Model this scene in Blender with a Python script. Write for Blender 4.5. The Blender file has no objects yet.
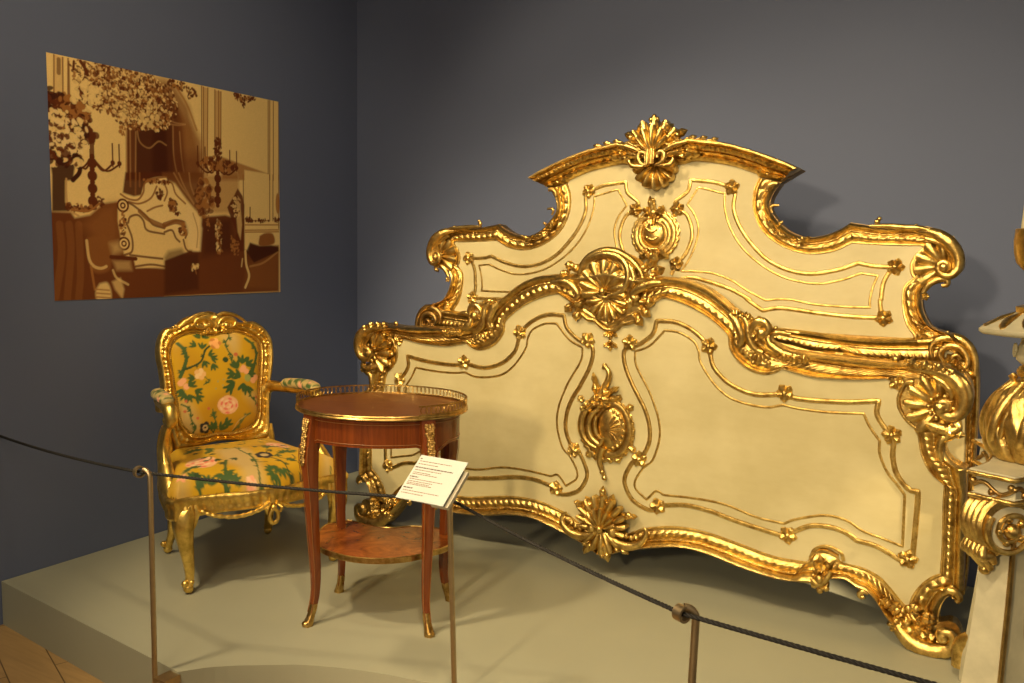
import bpy, math, random
import numpy as np
from math import sin, cos, pi, radians as R
rng = np.random.RandomState(7); random.seed(7)
SC = bpy.context.scene; COL = SC.collection
# ------------------------------------------------------------------ materials
def newmat(name):
    m = bpy.data.materials.new(name); m.use_nodes = True
    nt = m.node_tree; b = nt.nodes['Principled BSDF']; return m, nt, b
def N(nt, t, **k):
    n = nt.nodes.new(t)
    for a, v in k.items():
        if a in n.inputs: n.inputs[a].default_value = v
        else: setattr(n, a, v)
    return n
def coords(nt, scale=(1,1,1), kind='Object'):
    tc = N(nt, 'ShaderNodeTexCoord'); mp = N(nt, 'ShaderNodeMapping'); mp.inputs['Scale'].default_value = scale
    nt.links.new(tc.outputs[kind], mp.inputs['Vector']); return mp.outputs['Vector']
def ramp(nt, fac, stops):
    r = N(nt, 'ShaderNodeValToRGB'); e = r.color_ramp.elements
    while len(e) < len(stops): e.new(0.5)
    for i, (p, c) in enumerate(stops): e[i].position = p; e[i].color = tuple(c) + (1,)
    nt.links.new(fac, r.inputs['Fac']); return r.outputs['Color']
def noise(nt, vec, scale, detail=4, rough=.55, dist=0):
    n = N(nt, 'ShaderNodeTexNoise'); n.inputs['Scale'].default_value = scale; n.inputs['Detail'].default_value = detail
    n.inputs['Roughness'].default_value = rough; n.inputs['Distortion'].default_value = dist
    nt.links.new(vec, n.inputs['Vector']); return n.outputs['Fac']
def bump(nt, b, h, strength=.3, dist=.002):
    n = N(nt, 'ShaderNodeBump'); n.inputs['Strength'].default_value = strength; n.inputs['Distance'].default_value = dist
    nt.links.new(h, n.inputs['Height']); nt.links.new(n.outputs['Normal'], b.inputs['Normal'])
def mat_gold(name, c1, c2, rough=.3, bs=.35, sc=1.0, lo=.35, hi=.62):
    m, nt, b = newmat(name); v = coords(nt)
    f = noise(nt, v, 14*sc, 6, .65)
    nt.links.new(ramp(nt, f, [(lo, c2), (hi, c1)]), b.inputs['Base Color'])
    b.inputs['Metallic'].default_value = 1
    rr = N(nt, 'ShaderNodeMapRange'); rr.inputs['To Min'].default_value = rough+.16; rr.inputs['To Max'].default_value = rough-.06
    nt.links.new(f, rr.inputs['Value']); nt.links.new(rr.outputs['Result'], b.inputs['Roughness'])
    bump(nt, b, noise(nt, v, 90*sc, 3, .6), bs, .0016)
    return m
def mat_plain(name, c, rough=.5, metal=0, var=.06, sc=8, bs=.1, bsc=200):
    m, nt, b = newmat(name); v = coords(nt)
    f = noise(nt, v, sc, 5)
    d = tuple(max(0, x*(1-var)) for x in c); e = tuple(x*(1+var) for x in c)
    nt.links.new(ramp(nt, f, [(.3, d), (.7, e)]), b.inputs['Base Color'])
    b.inputs['Roughness'].default_value = rough; b.inputs['Metallic'].default_value = metal
    if bs: bump(nt, b, noise(nt, v, bsc, 2), bs, .001)
    return m
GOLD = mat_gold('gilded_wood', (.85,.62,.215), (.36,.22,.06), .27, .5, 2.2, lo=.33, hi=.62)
GOLDC = mat_gold('gilded_chair_wood', (.96,.70,.20), (.60,.39,.09), .30, .5, 1.6)
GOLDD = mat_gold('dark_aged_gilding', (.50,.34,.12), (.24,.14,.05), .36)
BRASS = mat_gold('brass', (.60,.41,.15), (.30,.18,.05), .28, .2, 3)
POSTM = mat_plain('satin_brass_post', (.50,.40,.25), .42, 1, .08, 30, .05)
def mat_cream():
    m, nt, b = newmat('cream_paint'); v = coords(nt)
    f = noise(nt, v, 2.3, 4, .6); g = noise(nt, coords(nt, (1.2,1,3)), 5, 6, .65)
    c1 = ramp(nt, f, [(.38, (.52,.47,.27)), (.58, (.60,.55,.335))])
    c2 = ramp(nt, g, [(.30, (.90,.88,.82)), (.62, (1,1,1))])
    mx = N(nt, 'ShaderNodeMix', data_type='RGBA', blend_type='MULTIPLY'); mx.inputs['Factor'].default_value = .8
    nt.links.new(c1, mx.inputs['A']); nt.links.new(c2, mx.inputs['B']); nt.links.new(mx.outputs['Result'], b.inputs['Base Color'])
    b.inputs['Roughness'].default_value = .42
    bump(nt, b, noise(nt, coords(nt, (1,1,.3)), 60, 3), .12, .001)
    return m
CREAM = mat_cream()
CREAMW = mat_plain('cream_white_paint', (.47,.45,.335), .45, 0, .12, 18, .25, 60)
def mat_wall():
    m, nt, b = newmat('blue_grey_wall_paint'); v = coords(nt)
    f = noise(nt, v, 1.3, 3)
    nt.links.new(ramp(nt, f, [(.3, (.110,.143,.262)), (.7, (.118,.153,.278))]), b.inputs['Base Color'])
    b.inputs['Roughness'].default_value = .75
    bump(nt, b, noise(nt, v, 260, 3), .25, .0015); return m
WALL = mat_wall()
PLAT = mat_plain('grey_platform_paint', (.36,.375,.30), .55, 0, .03, 2.5, .06, 300)
CEIL = mat_plain('white_ceiling', (.7,.7,.68), .8, 0, .02, 3, 0)
def mat_parquet():
    m, nt, b = newmat('oak_parquet'); v = coords(nt)
    br = N(nt, 'ShaderNodeTexBrick'); br.offset = .5
    for k, q in dict(Scale=1.0).items(): br.inputs[k].default_value = q
    br.inputs['Color1'].default_value = (.46,.30,.13,1); br.inputs['Color2'].default_value = (.36,.225,.09,1); br.inputs['Mortar'].default_value = (.12,.07,.03,1)
    br.inputs['Mortar Size'].default_value = .002; br.inputs['Brick Width'].default_value = .9; br.inputs['Row Height'].default_value = .14
    mp = N(nt, 'ShaderNodeMapping'); mp.inputs['Rotation'].default_value = (0,0,.35); nt.links.new(v, mp.inputs['Vector']); nt.links.new(mp.outputs['Vector'], br.inputs['Vector'])
    g = noise(nt, coords(nt, (3,40,1)), 2, 6, .6)
    mx = N(nt, 'ShaderNodeMix', data_type='RGBA', blend_type='MULTIPLY'); mx.inputs['Factor'].default_value = .5
    nt.links.new(br.outputs['Color'], mx.inputs['A']); nt.links.new(ramp(nt, g, [(.3,(.6,.6,.6)),(.7,(1,1,1))]), mx.inputs['B']); nt.links.new(mx.outputs['Result'], b.inputs['Base Color'])
    b.inputs['Roughness'].default_value = .4; return m
PARQ = mat_parquet()
def mat_wood(name, c1, c2, sc=(1,1,1), s=6, rough=.25, dist=1.5, coat=.08):
    m, nt, b = newmat(name); g = noise(nt, coords(nt, sc), s, 7, .62, dist)
    nt.links.new(ramp(nt, g, [(.32, c2), (.68, c1)]), b.inputs['Base Color'])
    b.inputs['Roughness'].default_value = rough; b.inputs['Coat Weight'].default_value = coat; b.inputs['Coat Roughness'].default_value = .15
    return m
WOODTOP = mat_wood('marquetry_top', (.20,.068,.012), (.09,.027,.005), (1,9,1), 7, .3)
WOODSH = mat_wood('marquetry_shelf', (.36,.105,.02), (.15,.038,.008), (1,1,1), 9, .25, 3)
WOODAP = mat_wood('mahogany_veneer', (.20,.048,.009), (.11,.024,.006), (14,14,.7), 3, .25)
WOODLEG = mat_wood('mahogany_leg', (.22,.055,.011), (.12,.026,.006), (8,8,.6), 6, .22)
WOODLIN = mat_wood('light_stringing', (.30,.12,.035), (.20,.08,.02), (1,1,1), 20, .3)
ROPEM = mat_plain('dark_rope', (.009,.009,.010), .6, 0, .3, 100, .2)
CARDM = mat_plain('cream_card', (.50,.57,.58), .6, 0, .02, 5, 0)
CARDEDGE = mat_plain('grey_card_holder', (.45,.42,.34), .5, 0, .03, 5, 0)
INK = mat_plain('red_brown_ink', (.24,.13,.10), .7, 0, .1, 50, 0)
INKD = mat_plain('dark_ink', (.10,.05,.045), .7, 0, .1, 50, 0)
WAX = mat_plain('ivory_wax', (.78,.72,.52), .5, 0, .04, 9, 0)
def mat_vcol(name, rough, bscale=500, bstr=.3, sheen=0):
    m, nt, b = newmat(name); a = N(nt, 'ShaderNodeVertexColor', layer_name='Col')
    nt.links.new(a.outputs['Color'], b.inputs['Base Color']); b.inputs['Roughness'].default_value = rough
    b.inputs['Sheen Weight'].default_value = sheen; b.inputs['Specular IOR Level'].default_value = .25
    bump(nt, b, noise(nt, coords(nt), bscale, 3), bstr, .0008); return m
FABRIC = mat_vcol('floral_brocade', .55, 600, .4, .1)
PRINT = mat_vcol('sepia_print', .7, 300, .05)
# ------------------------------------------------------------------ mesh building
class MB:
    def __init__(s): s.v = []; s.f = []
    def add(s, V, F):
        o = len(s.v); s.v.extend(tuple(map(float, p)) for p in V); s.f.extend(tuple(i+o for i in f) for f in F); return s
    def grid(s, P, cu=False, cv=False, flip=False):
        n, m = P.shape[:2]; F = []
        for i in range(n if cu else n-1):
            for j in range(m if cv else m-1):
                a, b, c, d = i*m+j, ((i+1) % n)*m+j, ((i+1) % n)*m+(j+1) % m, i*m+(j+1) % m
                F.append((a, d, c, b) if flip else (a, b, c, d))
        return s.add(P.reshape(-1, 3), F)
    def box(s, lo, hi):
        x0,y0,z0 = lo; x1,y1,z1 = hi
        return s.add([(x0,y0,z0),(x1,y0,z0),(x1,y1,z0),(x0,y1,z0),(x0,y0,z1),(x1,y0,z1),(x1,y1,z1),(x0,y1,z1)],
                     [(0,3,2,1),(4,5,6,7),(0,1,5,4),(1,2,6,5),(2,3,7,6),(3,0,4,7)])
    def build(s, name, mat, parent=None, smooth=40, xf=None, flat=False):
        V = np.array(s.v, dtype=float).reshape(-1, 3)
        if xf is not None: V = xf(V)
        me = bpy.data.meshes.new(name); me.from_pydata(V.tolist(), [], s.f); me.update()
        me.materials.append(mat)
        if not flat:
            me.polygons.foreach_set('use_smooth', [True]*len(me.polygons))
            try: me.set_sharp_from_angle(angle=R(smooth))
            except Exception: pass
        o = bpy.data.objects.new(name, me); COL.objects.link(o)
        if parent is not None: o.parent = parent
        return o
def tag(o, label=None, cat=None, group=None, kind=None):
    for k, v in (('label', label), ('category', cat), ('group', group), ('kind', kind)):
        if v: o[k] = v
    return o
def empty(name, loc=(0,0,0), rot=(0,0,0)):
    o = bpy.data.objects.new(name, None); COL.objects.link(o); o.location = loc; o.rotation_euler = rot; o.empty_display_size = .1; return o
def spl(pts, step=.004):
    """Catmull-Rom through 2-D/3-D points; a third entry of 1 on a 2-D point marks a corner."""
    P = [np.array(p[:2], float) for p in pts]; c = [len(p) > 2 for p in pts]
    out = []; i0 = 0; n = len(P)
    cuts = [0] + [i for i in range(1, n-1) if c[i]] + [n-1]
    for a, b in zip(cuts[:-1], cuts[1:]):
        Q = P[a:b+1]; m = len(Q)
        for k in range(m-1):
            p1, p2 = Q[k], Q[k+1]; p0 = Q[k-1] if k else 2*p1-p2; p3 = Q[k+2] if k+2 < m else 2*p2-p1
            d = max(2, int(np.linalg.norm(p2-p1)/step))
            for t in np.linspace(0, 1, d, endpoint=False):
                out.append(.5*((2*p1)+(-p0+p2)*t+(2*p0-5*p1+4*p2-p3)*t*t+(-p0+3*p1-3*p2+p3)*t**3))
    out.append(P[-1]); return np.array(out)
def spl3(pts, n=8):
    P = [np.array(p, float) for p in pts]; out = []; m = len(P)
    for k in range(m-1):
        p1, p2 = P[k], P[k+1]; p0 = P[k-1] if k else 2*p1-p2; p3 = P[k+2] if k+2 < m else 2*p2-p1
        for t in np.linspace(0, 1, n, endpoint=False):
            out.append(.5*((2*p1)+(-p0+p2)*t+(2*p0-5*p1+4*p2-p3)*t*t+(-p0+3*p1-3*p2+p3)*t**3))
    out.append(P[-1]); return np.array(out)
def resamp(P, n):
    P = np.asarray(P, float); d = np.r_[0, np.cumsum(np.linalg.norm(np.diff(P, axis=0), axis=1))]
    t = np.linspace(0, d[-1], n); return np.stack([np.interp(t, d, P[:, k]) for k in range(P.shape[1])], 1)
def plen(P): return float(np.linalg.norm(np.diff(np.asarray(P, float), axis=0), axis=1).sum())
def mir(pts): return [(-p[0],)+tuple(p[1:]) for p in pts]
def tube(mb, P, rad, n=10, caps=True, sq=None, up=None, tw=None):
    """tube along a 3-D path; rad scalar/array; sq = (a, b) section scale along the two frame axes"""
    P = np.asarray(P, float); m = len(P); rad = np.full(m, rad) if np.isscalar(rad) else np.interp(np.linspace(0,1,m), np.linspace(0,1,len(rad)), rad)
    T = np.gradient(P, axis=0); T /= np.linalg.norm(T, axis=1)[:, None]+1e-12
    u = np.array(up if up is not None else ((0,0,1) if abs(T[0][2]) < .9 else (1,0,0)), float)
    G = np.zeros((m, n, 3)); a = np.arange(n)*2*pi/n; sa, sb = sq or (1, 1)
    for i in range(m):
        if up is not None: u = np.array(up, float)
        x = u - T[i]*(u@T[i]); x /= np.linalg.norm(x)+1e-12; y = np.cross(T[i], x); u = x
        G[i] = P[i]+rad[i]*(np.outer(np.cos(a)*sa, x)+np.outer(np.sin(a)*sb, y))
    o = len(mb.v); mb.grid(G, cv=True)
    if caps: mb.f.append(tuple(o+j for j in range(n))); mb.f.append(tuple(o+(m-1)*n+j for j in reversed(range(n))))
    return mb
def ball(mb, c, r, n=8, m=6, flat=(1,1,1)):
    th = np.linspace(0, pi, m+1); ph = np.arange(n)*2*pi/n
    G = np.stack([np.outer(np.sin(th), np.cos(ph))*r*flat[0]+c[0], np.outer(np.sin(th), np.sin(ph))*r*flat[1]+c[1], np.outer(np.cos(th), np.ones(n))*r*flat[2]+c[2]], -1)
    return mb.grid(G, cv=True, flip=True)
def lathe(mb, prof, n=48, lob=None, c=(0,0)):
    """prof [(r,z)], lob(theta, k) radial multiplier"""
    a = np.arange(n)*2*pi/n; G = np.zeros((len(prof), n, 3))
    for k, (r, z) in enumerate(prof):
        q = r*(lob(a, k/(len(prof)-1)) if lob else 1)
        G[k, :, 0] = q*np.cos(a)+c[0]; G[k, :, 1] = q*np.sin(a)+c[1]; G[k, :, 2] = z
    return mb.grid(G, cv=True, flip=True)
def prism(mb, poly, w0, w1):
    poly = [tuple(p[:2]) for p in poly]; n = len(poly)
    V = [(x, y, w0) for x, y in poly]+[(x, y, w1) for x, y in poly]
    F = [tuple(range(n))[::-1], tuple(range(n, 2*n))]+[(i, (i+1) % n, n+(i+1) % n, n+i) for i in range(n)]
    return mb.add(V, F)
# --------- relief pieces in board coordinates (u right, v up, w out of the board); XB turns them into object space
def XB(V): return np.stack([V[:,0], -np.where(V[:,2] > 0, V[:,2]*.82, V[:,2]), V[:,1]], 1)
def btube(mb, P, rad, w=.0, flat=1.0, n=10, wv=None):
    P = np.asarray(P, float)[:, :2]; m = len(P); rad = np.full(m, rad) if np.isscalar(rad) else np.interp(np.linspace(0,1,m), np.linspace(0,1,len(rad)), rad)
    ww = np.full(m, w) if wv is None else np.interp(np.linspace(0,1,m), np.linspace(0,1,len(wv)), wv)
    T = np.gradient(P, axis=0); T /= np.linalg.norm(T, axis=1)[:, None]+1e-12; NN = np.stack([-T[:,1], T[:,0]], 1)
    a = np.arange(n)*2*pi/n; G = np.zeros((m, n, 3))
    G[:, :, :2] = P[:, None]+NN[:, None]*(rad[:, None]*np.cos(a))[..., None]; G[:, :, 2] = ww[:, None]+rad[:, None]*flat*np.sin(a)
    o = len(mb.v); mb.grid(G, cv=True)
    mb.f.append(tuple(o+j for j in range(n))); mb.f.append(tuple(o+(m-1)*n+j for j in reversed(range(n))))
def bball(mb, c, r, w=0, flat=.8): ball(mb, (c[0], c[1], w), r, flat=(1,1,flat))
def leaf(mb, p, ang, L, W, curl=0, h=.02, lobes=3.5, ns=16, nt=9, w0=0, tip=.0):
    s = np.linspace(0, 1, ns); t = np.linspace(-1, 1, nt); a = ang+curl*s; ds = L/(ns-1)
    c = np.zeros((ns, 2)); c[:, 0] = p[0]+np.r_[0, np.cumsum(np.cos(a[:-1])*ds)]; c[:, 1] = p[1]+np.r_[0, np.cumsum(np.sin(a[:-1])*ds)]
    hw = W/2*np.sin(pi*np.clip(s*.93+.05, 0, 1)**.75)**.7*(1+.22*np.cos(2*pi*lobes*s)); nrm = np.stack([-np.sin(a), np.cos(a)], 1)
    G = np.zeros((ns, nt, 3)); G[:, :, :2] = c[:, None]+nrm[:, None]*(hw[:, None]*t)[..., None]
    H = h*(.35+.65*np.sin(pi*(s*.85+.1)))[:, None]*(1-.75*t**2)+h*.28*np.cos(3*pi*t)*np.ones((ns,1))*(1-s)[:, None]+h*.18*np.cos(2*pi*lobes*s)[:, None]
    H = np.maximum(H, .001)+tip*(s**3)[:, None]
    H[:, 0] = 0; H[:, -1] = 0; G[:, :, 2] = w0+H; mb.grid(G, flip=False)
def shell(mb, p, ang, spread, Rr, n=9, h=.025, w0=0, ecc=0, nr=12, r0=.0, inward=False, scal=.10):
    """ribbed fan; ang middle direction, spread total angle"""
    m = n*6+1; th = np.linspace(-.5, .5, m)*spread; rho = np.linspace(r0, 1, nr)
    ph = np.linspace(0, n*pi, m); rib = np.abs(np.sin(ph))
    G = np.zeros((nr, m, 3)); RR = Rr*(1-ecc*np.abs(th/spread*2)**1.5)*(1-scal+scal*rib**.6)
    rr = rho[:, None]*RR[None]; G[:, :, 0] = p[0]+rr*np.cos(ang+th); G[:, :, 1] = p[1]+rr*np.sin(ang+th)
    dome = np.sin(pi*np.clip(rho*.62+.12, 0, 1)) if not inward else (.25+.75*rho**1.6)
    G[:, :, 2] = w0+h*dome[:, None]*.75+h*.42*rib[None]*(.3+.7*rho[:, None])
    mb.grid(G)
    # rim down to the ground
    S = np.stack([G[-1], np.c_[G[-1][:, :2], np.full(m, w0-.004)]]); mb.grid(S)
def spiral(c, r0, a0, turns, k=1.0, step=.003, r1=.1):
    n = max(24, int(abs(turns)*34)); t = np.linspace(0, 1, n); a = a0+turns*2*pi*t; r = r0*(1-(1-r1)*t**k)
    return np.stack([c[0]+r*np.cos(a), c[1]+r*np.sin(a)], 1)
def volute(mb, c, r0, a0, turns, rad, w=.01, boss=True):
    P = spiral(c, r0, a0, turns); btube(mb, P, [rad, rad*.75, rad*.4], wv=[w, w+.012, w+.022], n=8)
    if boss: bball(mb, c, r0*.30, w+.018, .9)
def beads(mb, P, r, pitch, w, flat=.8):
    P = np.asarray(P)[:, :2]; L = plen(P); n = max(2, int(L/pitch)); Q = resamp(P, n)
    for q in Q: ball(mb, (q[0], q[1], w), r, 6, 4, (1, 1, flat))
def rosette(mb, p, r, ang=0, w=0):
    for k in range(5):
        a = ang+k*2*pi/5; leaf(mb, (p[0]+.08*r*cos(a), p[1]+.08*r*sin(a)), a, r*1.05, r*1.0, .35, r*.42, 1.5, 7, 5, w)
        bball(mb, (p[0]+r*.78*cos(a+.2), p[1]+r*.78*sin(a+.2)), r*.24, w+r*.16)
    bball(mb, p, r*.34, w+r*.3)
PT = [0, .02, .08, .16, .24, .30, .34, .38, .42, .47, .53, .60, .67, .74, .80, .85, .88, .92, .96, 1.0]
PH = [-.03, .014, .032, .040, .034, .022, .012, .016, .016, .008, .010, .012, .013, .011, .006, .003, .003, .012, .012, 0]
def ribbon(mb, O, I, hs=1.0, rope=0.0, bead=.0035, gad=.006, gp=.024, w0=0, sk=None):
    """carved frame moulding between outer and inner edge"""
    O = spl(O) if len(O) < 60 else O; I = spl(I) if len(I) < 60 else I
    n = max(6, int(max(plen(O), plen(I))/.0032)); O = resamp(O, n); I = resamp(I, n)
    t = np.array(PT); G = np.zeros((n, len(t), 3)); G[:, :, :2] = O[:, None]*(1-t)[:, None]+I[:, None]*t[:, None]
    s = np.arange(n)*max(plen(O), plen(I))/n
    Wd = np.linalg.norm(O-I, axis=1); hh = np.clip(Wd/.10, .4, 1.25)*hs
    H = np.outer(hh, np.array(PH))
    gm = np.exp(-((t-.66)/.11)**4); bm = np.exp(-((t-.40)/.035)**2); rm = np.exp(-((t-.15)/.11)**4)
    H += gad*np.outer(np.abs(np.sin(pi*s/gp))**.7-.4, gm)+bead*np.outer(np.abs(np.sin(pi*s/(gp*.62))), bm)
    if rope: H += rope*rm[None]*np.sin(2*pi*(s[:, None]/.045+t[None]*1.6))
    H[:, 0] = -.03 if sk is None else sk; H[:, -1] = 0; G[:, :, 2] = w0+H; mb.grid(G)
# ------------------------------------------------------------------ room
def wallbox(name, lo, hi, mat):
    return tag(MB().box(lo, hi).build(name, mat, flat=True), kind='structure')
FZ = -.165; CZ = 3.35; WX = -3.30; WY = 3.68
wallbox('floor', (WX-.1, -4.5, FZ-.1), (4.2, WY+.1, FZ), PARQ)
def wx(y): return -3.23-.0225*(y-1.68)
mb = MB(); prism(mb, [(wx(-4.5)-.1, -4.5), (wx(-4.5), -4.5), (wx(WY+.1), WY+.1), (wx(WY+.1)-.1, WY+.1)], FZ, CZ); tag(mb.build('wall_left', WALL, flat=True), kind='structure')
wallbox('wall_back', (WX, WY, FZ), (4.2, WY+.1, CZ), WALL)
wallbox('ceiling', (WX-.1, -4.5, CZ), (4.2, WY+.1, CZ+.1), CEIL)
# platform with a scalloped front
arc = [(-2.1034,1.5869),(-2.0613,1.6449),(-2.0130,1.6923),(-1.9151,1.7652),(-1.8266,1.8242),(-1.7248,1.8692),(-1.6160,1.9042),(-1.5020,1.9289),(-1.4528,1.9402)]
A = spl(arc, .03).tolist(); xm = -1.36
# right half of the scallop mirrors the left half about its middle
prev = [p for p in A if p[0] < xm]
prev.append((xm, prev[-1][1]+.004))
poly = [(wx(1.685)+.002, 1.685)]+[tuple(p) for p in prev]+[(2*xm-p[0], p[1]) for p in reversed(prev[:-1])]+[(1.6, 1.60), (1.6, WY-.003), (wx(WY)+.002, WY-.003)]
mb = MB(); prism(mb, poly, FZ, 0); tag(mb.build('display_platform', PLAT, flat=True), 'low grey painted display platform with a scalloped front carrying all the furniture', 'platform')
bpy.data.objects['display_platform'].data.polygons[0].use_smooth = False
# ------------------------------------------------------------------ boards
def board(name, u0, D, lean, label, cat='bed end'):
    return tag(empty(name, (u0, D, 0), (-lean, 0, 0)), label, cat)
def both(f):
    f(1); f(-1)
def S(pts, s): return pts if s == 1 else mir(pts)
HB = board('bed_headboard', -1.3031, 3.0903, .0344, 'taller cream and gilded rococo bed headboard standing behind the lower footboard', 'headboard')
FB = board('bed_footboard', -1.4089, 2.988, -.01325, 'lower cream and gilded rococo bed footboard in front of the headboard', 'footboard')
def frame_line(mb, I, r=.006, w=.004): btube(mb, I, r, w, .9, 8)
# ---- headboard outlines (right half, centred on the axis)
hc_o = [(-0.0187,1.6747),(0.0883,1.6396),(0.1291,1.6567),(0.1882,1.6480),(0.2806,1.6324),(0.3821,1.6005),(0.4815,1.5619),(0.5328,1.5369)]
hc_i = [(-0.0058,1.5773),(0.0918,1.5707),(0.1331,1.5792),(0.1802,1.5773),(0.2845,1.5578),(0.3753,1.5253),(0.3817,1.5155),(0.4599,1.4968)]
hs1_o = [(0.4601,1.4938),(0.4320,1.4465),(0.4292,1.4056),(0.4571,1.3644),(0.5049,1.3236),(0.5656,1.3055),(0.6237,1.3138),(0.6704,1.3336),(0.7022,1.3552)]
hs1_i = [(0.3818,1.5134),(0.3655,1.4685),(0.3667,1.4064),(0.3911,1.3441),(0.4351,1.2978),(0.4983,1.2625),(0.5690,1.2462),(0.6464,1.2542),(0.7110,1.2846)]
hs2_o = [(0.7022,1.3552),(0.7445,1.3482),(0.8180,1.3383),(0.9238,1.3429),(0.9849,1.3241),(1.0290,1.2918),(1.0483,1.2503),(1.0470,1.2040),(1.0113,1.1732)]
hs2_i = [(0.7110,1.2846),(0.7853,1.2803),(0.8752,1.2783),(0.9278,1.2769),(0.9119,1.2530),(0.9008,1.2196),(0.9069,1.1911),(0.9208,1.1791)]
hs3_o = [(1.0045,1.1792),(0.9764,1.1693),(0.9518,1.1508),(0.9367,1.1218),(0.9389,1.0862),(0.9515,1.0511),(0.9728,1.0202),(1.0057,1.0080),(1.0507,0.9966),(1.0833,0.9742)]
hs3_i = [(0.9425,1.1966),(0.9183,1.1868),(0.9077,1.1779),(0.8797,1.1484),(0.8753,1.1122),(0.8788,1.0763),(0.8863,1.0406),(0.8980,1.0123),(0.9159,0.9903),(0.9182,0.9779)]
hs4_o = [(1.0415,1.0000),(1.0850,0.9701),(1.1057,0.9297),(1.1158,0.8747),(1.1207,0.7726),(1.1215,0.6804),(1.1239,0.4746),(1.1249,0.2796),(1.1205,0.1673)]
hs4_i = [(0.9761,0.9579),(1.0369,0.9386),(1.0663,0.8986),(1.0787,0.8339),(1.0862,0.7689),(1.0920,0.6639),(1.0957,0.4700),(1.0994,0.2745),(1.0984,0.1525)]
hmr_o = [(0.4723,0.9891),(0.5561,0.9855),(0.6324,0.9789),(0.7219,0.9707),(0.6365,0.9749),(0.7789,0.9709),(0.9223,0.9830),(1.0078,0.9979)]
hmr_i = [(0.4756,0.9294),(0.5267,0.9187),(0.5825,0.9057),(0.6367,0.9030),(0.7258,0.9042),(0.7841,0.8896),(0.9289,0.8879),(1.0174,0.8886)]
def below(pts): return [p[:2] for p in pts]
top_R = below(spl(hc_o, .02))+below(spl(hs1_o, .012))+below(spl(hs2_o, .012))
side_R = below(spl(hs3_o, .012))+below(spl(hs4_o, .02))
sil = [tuple(p) for p in top_R[1:]+side_R]
sil = [p for p in sil if p[0] > .001]
full = sil+[(-p[0], p[1]) for p in reversed(sil)]
mb = MB(); prism(mb, full, -.05, -.001); mb.build('back_panel', GOLDD, HB, xf=XB, flat=True)
inn = [tuple(p) for p in below(spl(hc_i, .02))+below(spl(hs1_i, .012))+below(spl(hs2_i, .012))+below(spl(hs3_i[2:], .012))]
inn = [p for p in inn if p[0] > .001]
pm = inn+[(-p[0], p[1]) for p in reversed(inn)]
mb = MB(); prism(mb, pm, -.02, .002); mb.build('upper_panel', CREAM, HB, xf=XB, flat=True)
lo = [(hs4_i[0][0]+.02, hmr_i[0][1]+.03)]+[tuple(p[:2]) for p in spl(hs4_i, .02)]
mxl = max(p[0] for p in lo); lo = [(mxl-.004 if False else p[0], p[1]) for p in lo]
pl_ = lo+[(-p[0], p[1]) for p in reversed(lo)]
mb = MB(); prism(mb, pl_, -.02, .0015); mb.build('lower_panel', CREAM, HB, xf=XB, flat=True)
mb = MB()
for s in (1, -1):
    # stepped cornice standing proud of the side mouldings
    O = spl(S(hc_o, s)); I = spl(S(hc_i, s)); n = int(plen(O)/.003); O = resamp(O, n); I = resamp(I, n)
    t = np.array([-.02, 0, .06, .14, .2, .22, .30, .40, .48, .50, .56, .62, .66, .68, .78, .88, .94, .96, 1.0])
    h = np.array([-.03, .075, .088, .088, .080, .066, .070, .066, .058, .044, .050, .044, .036, .026, .030, .026, .018, .012, 0])
    ss = np.arange(n)*plen(O)/n; H = np.ones((n, 1))*h
    H += .012*np.outer(np.abs(np.sin(pi*ss/.021)), np.exp(-((t-.35)/.09)**4))+.010*np.outer(np.abs(np.sin(pi*ss/.034)), np.exp(-((t-.80)/.09)**4))
    H += .006*np.outer(np.abs(np.sin(pi*ss/.014)), np.exp(-((t-.56)/.04)**2))
    H[:, 0] = -.03; H[:, -1] = 0
    G = np.zeros((n, len(t), 3)); G[:, :, :2] = O[:, None]*(1-t)[:, None]+I[:, None]*t[:, None]; G[:, :, 2] = H; mb.grid(G)
    e = G[-1]; mb.grid(np.stack([e, np.c_[e[:, :2]-np.array([s*.002, .0]), np.full(len(t), -.03)]]))
mb.build('cornice', GOLD, HB, xf=XB, smooth=50)
mb = MB()
for s in (1, -1):
    ribbon(mb, S(hs1_o, s), S(hs1_i, s), gp=.042, gad=.007)
    ribbon(mb, S(hs2_o, s), S(hs2_i, s), gp=.036)
    ribbon(mb, S(hs3_o, s), S(hs3_i, s), gp=.036)
    ribbon(mb, S(hs4_o, s), S(hs4_i, s), hs=.8)
    ribbon(mb, S(hmr_o, s), S(hmr_i, s), hs=.8)
I0 = hmr_i[0]; O0 = hmr_o[0]; ribbon(mb, [(-O0[0], O0[1]), (0, O0[1]+.005), (O0[0], O0[1])], [(-I0[0], I0[1]), (0, I0[1]+.005), (I0[0], I0[1])], hs=.8)
mb.build('frame', GOLD, HB, xf=XB, smooth=60)
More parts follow.
